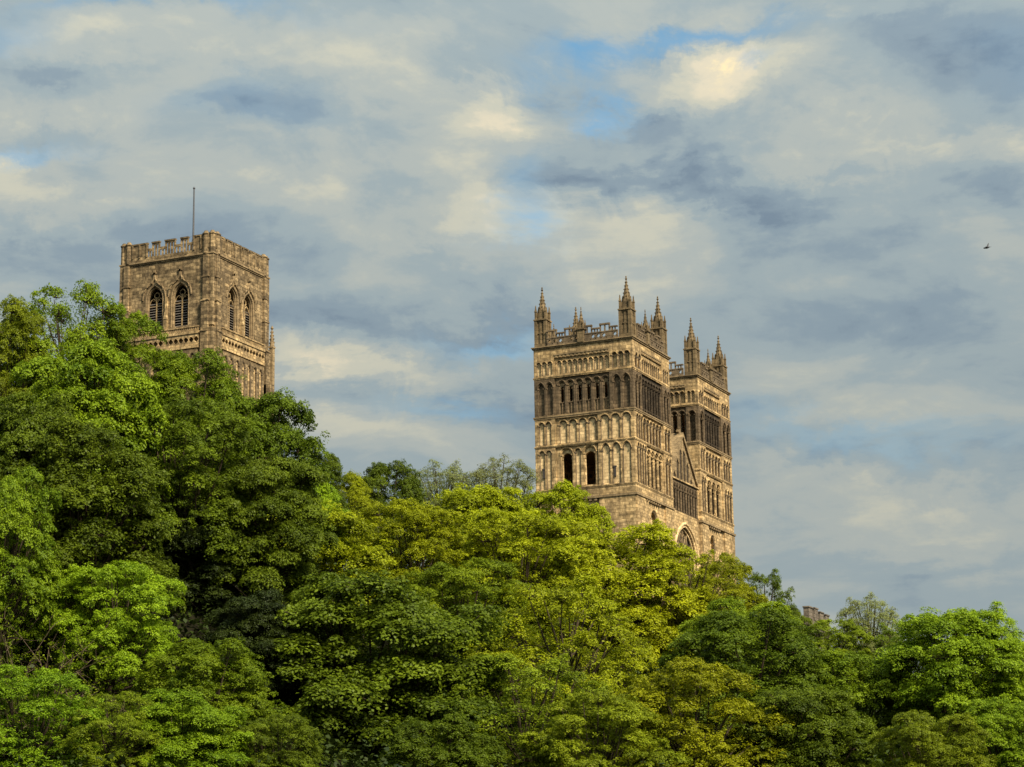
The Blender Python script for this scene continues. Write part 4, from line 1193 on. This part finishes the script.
def plant(px, py, wpx, s, kind, proto, label, rot=None, hmin=None, name='broadleaf_tree', cat='tree'):
    """a tree whose top is at the height seen at (px, py) from the bank, s metres off"""
    d = fwd + rt*(px-512)/FPX + up*(383.5-py)/FPX
    hd = d[0]*fh[0]+d[1]*fh[1]
    p = CAM+d*(s/hd)
    dia = wpx*s/FPX
    gz = float(ground_z(p[0], p[1]))
    Ht = p[2]-gz
    rng = random.Random(int(px*31+py*7))
    o = bpy.data.objects.new(name, None); col.objects.link(o)
    o.rotation_euler = (0, 0, rng.random()*6.283 if rot is None else rot)
    # broad crowns on tall slopes: the foliage starts partway up, so stretch at most a little
    sx = dia/PD*1.10; sz = min(max(Ht/PH, .80*sx), 1.3*sx)
    o.scale = (sx, sx, sz)
    o.location = (p[0], p[1], p[2]-PH*sz)
    o['label'] = label; o['category'] = cat; o['group'] = 'trees on the wooded bank'
    REPORT.append((label[:34], round(Ht, 1), round(dia, 1), round(sz/sx, 2), round(gz, 1)))
    tm, cm = PROTOS[proto]
    a = bpy.data.objects.new('trunk', tm); col.objects.link(a); a.parent = o
    b = bpy.data.objects.new('crown', cm); col.objects.link(b); b.parent = o
    if not cm.materials: cm.materials.append(F['green'])
    b.material_slots[0].link = 'OBJECT'; b.material_slots[0].material = F[kind]
    return o

for t in TREES:
    nm = {'x': 'twiggy_shrub'}.get(t[5], 'broadleaf_tree')
    plant(*t, name=nm, cat='shrub' if nm == 'twiggy_shrub' else 'bush' if 'bush ' in t[6] or 'bush at' in t[6] else 'tree')

def woodland():
    """the same wood carrying on along the bank, past both ends of what the camera frames"""
    rng = np.random.default_rng(29); V = []; T = []
    keys = 'abcdeg'
    for s_ in (116, 132, 148, 166, 186, 206):
        for side in (-1, 1):
            for k in range(4):
                r_ = side*(s_*.219+7.5+k*8.0+rng.uniform(-1, 1)); ss = s_+rng.uniform(-4, 4)
                c = CAM[:2]+ss*fh+r_*rh; gz = float(ground_z(c[0], c[1]))
                me = PROTOS[keys[rng.integers(0, len(keys))]][1]
                n = len(me.polygons); co = np.empty(n*12, np.float32); me.vertices.foreach_get('co', co); co = co.reshape(n, 4, 3)
                co = co[rng.random(n) < .32]; mid = co.mean(1, keepdims=True); co = mid+(co-mid)*1.7
                a = rng.random()*6.283; R_ = np.array([[math.cos(a), -math.sin(a), 0], [math.sin(a), math.cos(a), 0], [0, 0, 1]])
                sc2 = rng.uniform(.65, .9)
                V.append((co@R_.T)*sc2+np.array([c[0], c[1], gz-.6])); T.append(np.clip(rng.random(len(co))*.6+rng.random()*.4, 0, 1))
    V = np.concatenate(V).astype(np.float32); T = np.concatenate(T); n = len(V)
    me = bpy.data.meshes.new('woodland')
    me.vertices.add(n*4); me.vertices.foreach_set('co', V.reshape(-1))
    me.loops.add(n*4); me.loops.foreach_set('vertex_index', np.arange(n*4, dtype=np.int32))
    me.polygons.add(n); me.polygons.foreach_set('loop_start', np.arange(0, n*4, 4, dtype=np.int32))
    at = me.attributes.new('tint', 'FLOAT', 'FACE'); at.data.foreach_set('value', T.astype(np.float32))
    me.update(calc_edges=True); me.materials.append(F['green'])
    o = bpy.data.objects.new('woodland', me); col.objects.link(o); o['kind'] = 'stuff'
    o['label'] = 'continuous green woodland carrying on along the bank beyond the single trees'; o['category'] = 'woodland'
woodland()

# ------------------------------------------------------------------ broken stone wall on the skyline
def stone_ruin():
    d = view_dir(808, 607); s = 190.0
    p = CAM+d*(s/(d[0]*fh[0]+d[1]*fh[1]))
    gz = float(ground_z(p[0], p[1])); top = p[2]
    root = bpy.data.objects.new('stone_building', None); col.objects.link(root); root.location = (p[0], p[1], gz)
    root['label'] = 'top of a small battlemented stone building peeping over the trees at right'; root['category'] = 'building'
    ax = unit(np.array([fh[0]*.93+rh[0]*.42, fh[1]*.93+rh[1]*.42])); ay = np.array([-ax[1], ax[0]])
    def bx(mb, a0, a1, b0, b1, z0, z1):
        r0 = [np.array([*(p[:2]+ax*a+ay*b), z0]) for a, b in ((a0, b0), (a1, b0), (a1, b1), (a0, b1))]
        mb.prism(r0, [q+np.array([0, 0, z1-z0]) for q in r0])
    mb = MB(); bx(mb, 0, 6, 0, 4.5, gz-1, top-.9); o = mb.build('wall', M['ruin']); adopt(o, root)
    for k in range(4):
        mb = MB(); a = .05+k*1.55
        bx(mb, a, a+.95, -.04, .42, top-.9, top-.05*k+(.12 if k == 1 else 0)); bx(mb, a-.06, a+1.01, -.1, .48, top-.05*k+(.12 if k == 1 else 0), top+.1-.05*k+(.12 if k == 1 else 0))
        o = mb.build('battlement', M['ruin']); adopt(o, root)
    for k in range(3):
        mb = MB(); b = 1.0+k*1.3
        bx(mb, .0, .42, b, b+.8, top-.9, top); o = mb.build('battlement', M['ruin']); adopt(o, root)
M['ruin'] = stone('grey_brown_rubble', (0.125, 0.102, 0.074), (0.19, 0.155, 0.112), (0.11, 0.085, 0.065), .6, .3, .5)
stone_ruin()

# ------------------------------------------------------------------ bird
def bird():
    d = view_dir(987, 247); p = CAM+d*150
    root = bpy.data.objects.new('bird', None); col.objects.link(root); root.location = p
    root['label'] = 'tiny dark bird gliding in the grey sky at far right'; root['category'] = 'bird'
    mb = MB()
    A = rt*.8+fwd*.6; B = up
    def q(a, b, c): return p+(rt*a+up*b+fwd*c)*.72
    # body: one continuous tapered tube from beak to tail, wings swept up in a V
    mb.tube([q(-.30, -.10, .10), q(-.24, -.09, .08), q(-.16, -.08, .05), q(-.02, -.05, .0), (q(.10, -.03, -.05)), q(.22, .0, -.10)], [.01, .045, .05, .075, .05, .02], 8)
    for (e1, e2, e3) in ((( .06, .04, .12), (.13, .20, .22), (.20, .36, .30)), ((-.04, -.02, -.16), (-.12, .0, -.34), (-.26, -.02, -.52))):
        r0 = [q(-.08, -.04, 0), q(.06, -.03, 0)]
        for j, (e, w) in enumerate(((e1, .15), (e2, .12), (e3, .03))):
            r1 = [q(e[0]-w/2, e[1], e[2]), q(e[0]+w/2, e[1], e[2])]
            mb.prism([r0[0], r0[1], r0[1]+up*.015, r0[0]+up*.015], [r1[0], r1[1], r1[1]+up*.012, r1[0]+up*.012]); r0 = r1
    mb.prism([q(.2, .0, -.10), q(.2, .02, -.10), q(.2, .02, -.12), q(.2, .0, -.12)], [q(.34, -.01, -.08), q(.34, .005, -.08), q(.34, .005, -.2), q(.34, -.01, -.2)])
    o = mb.build('body', M['feather']); adopt(o, root)
bird()
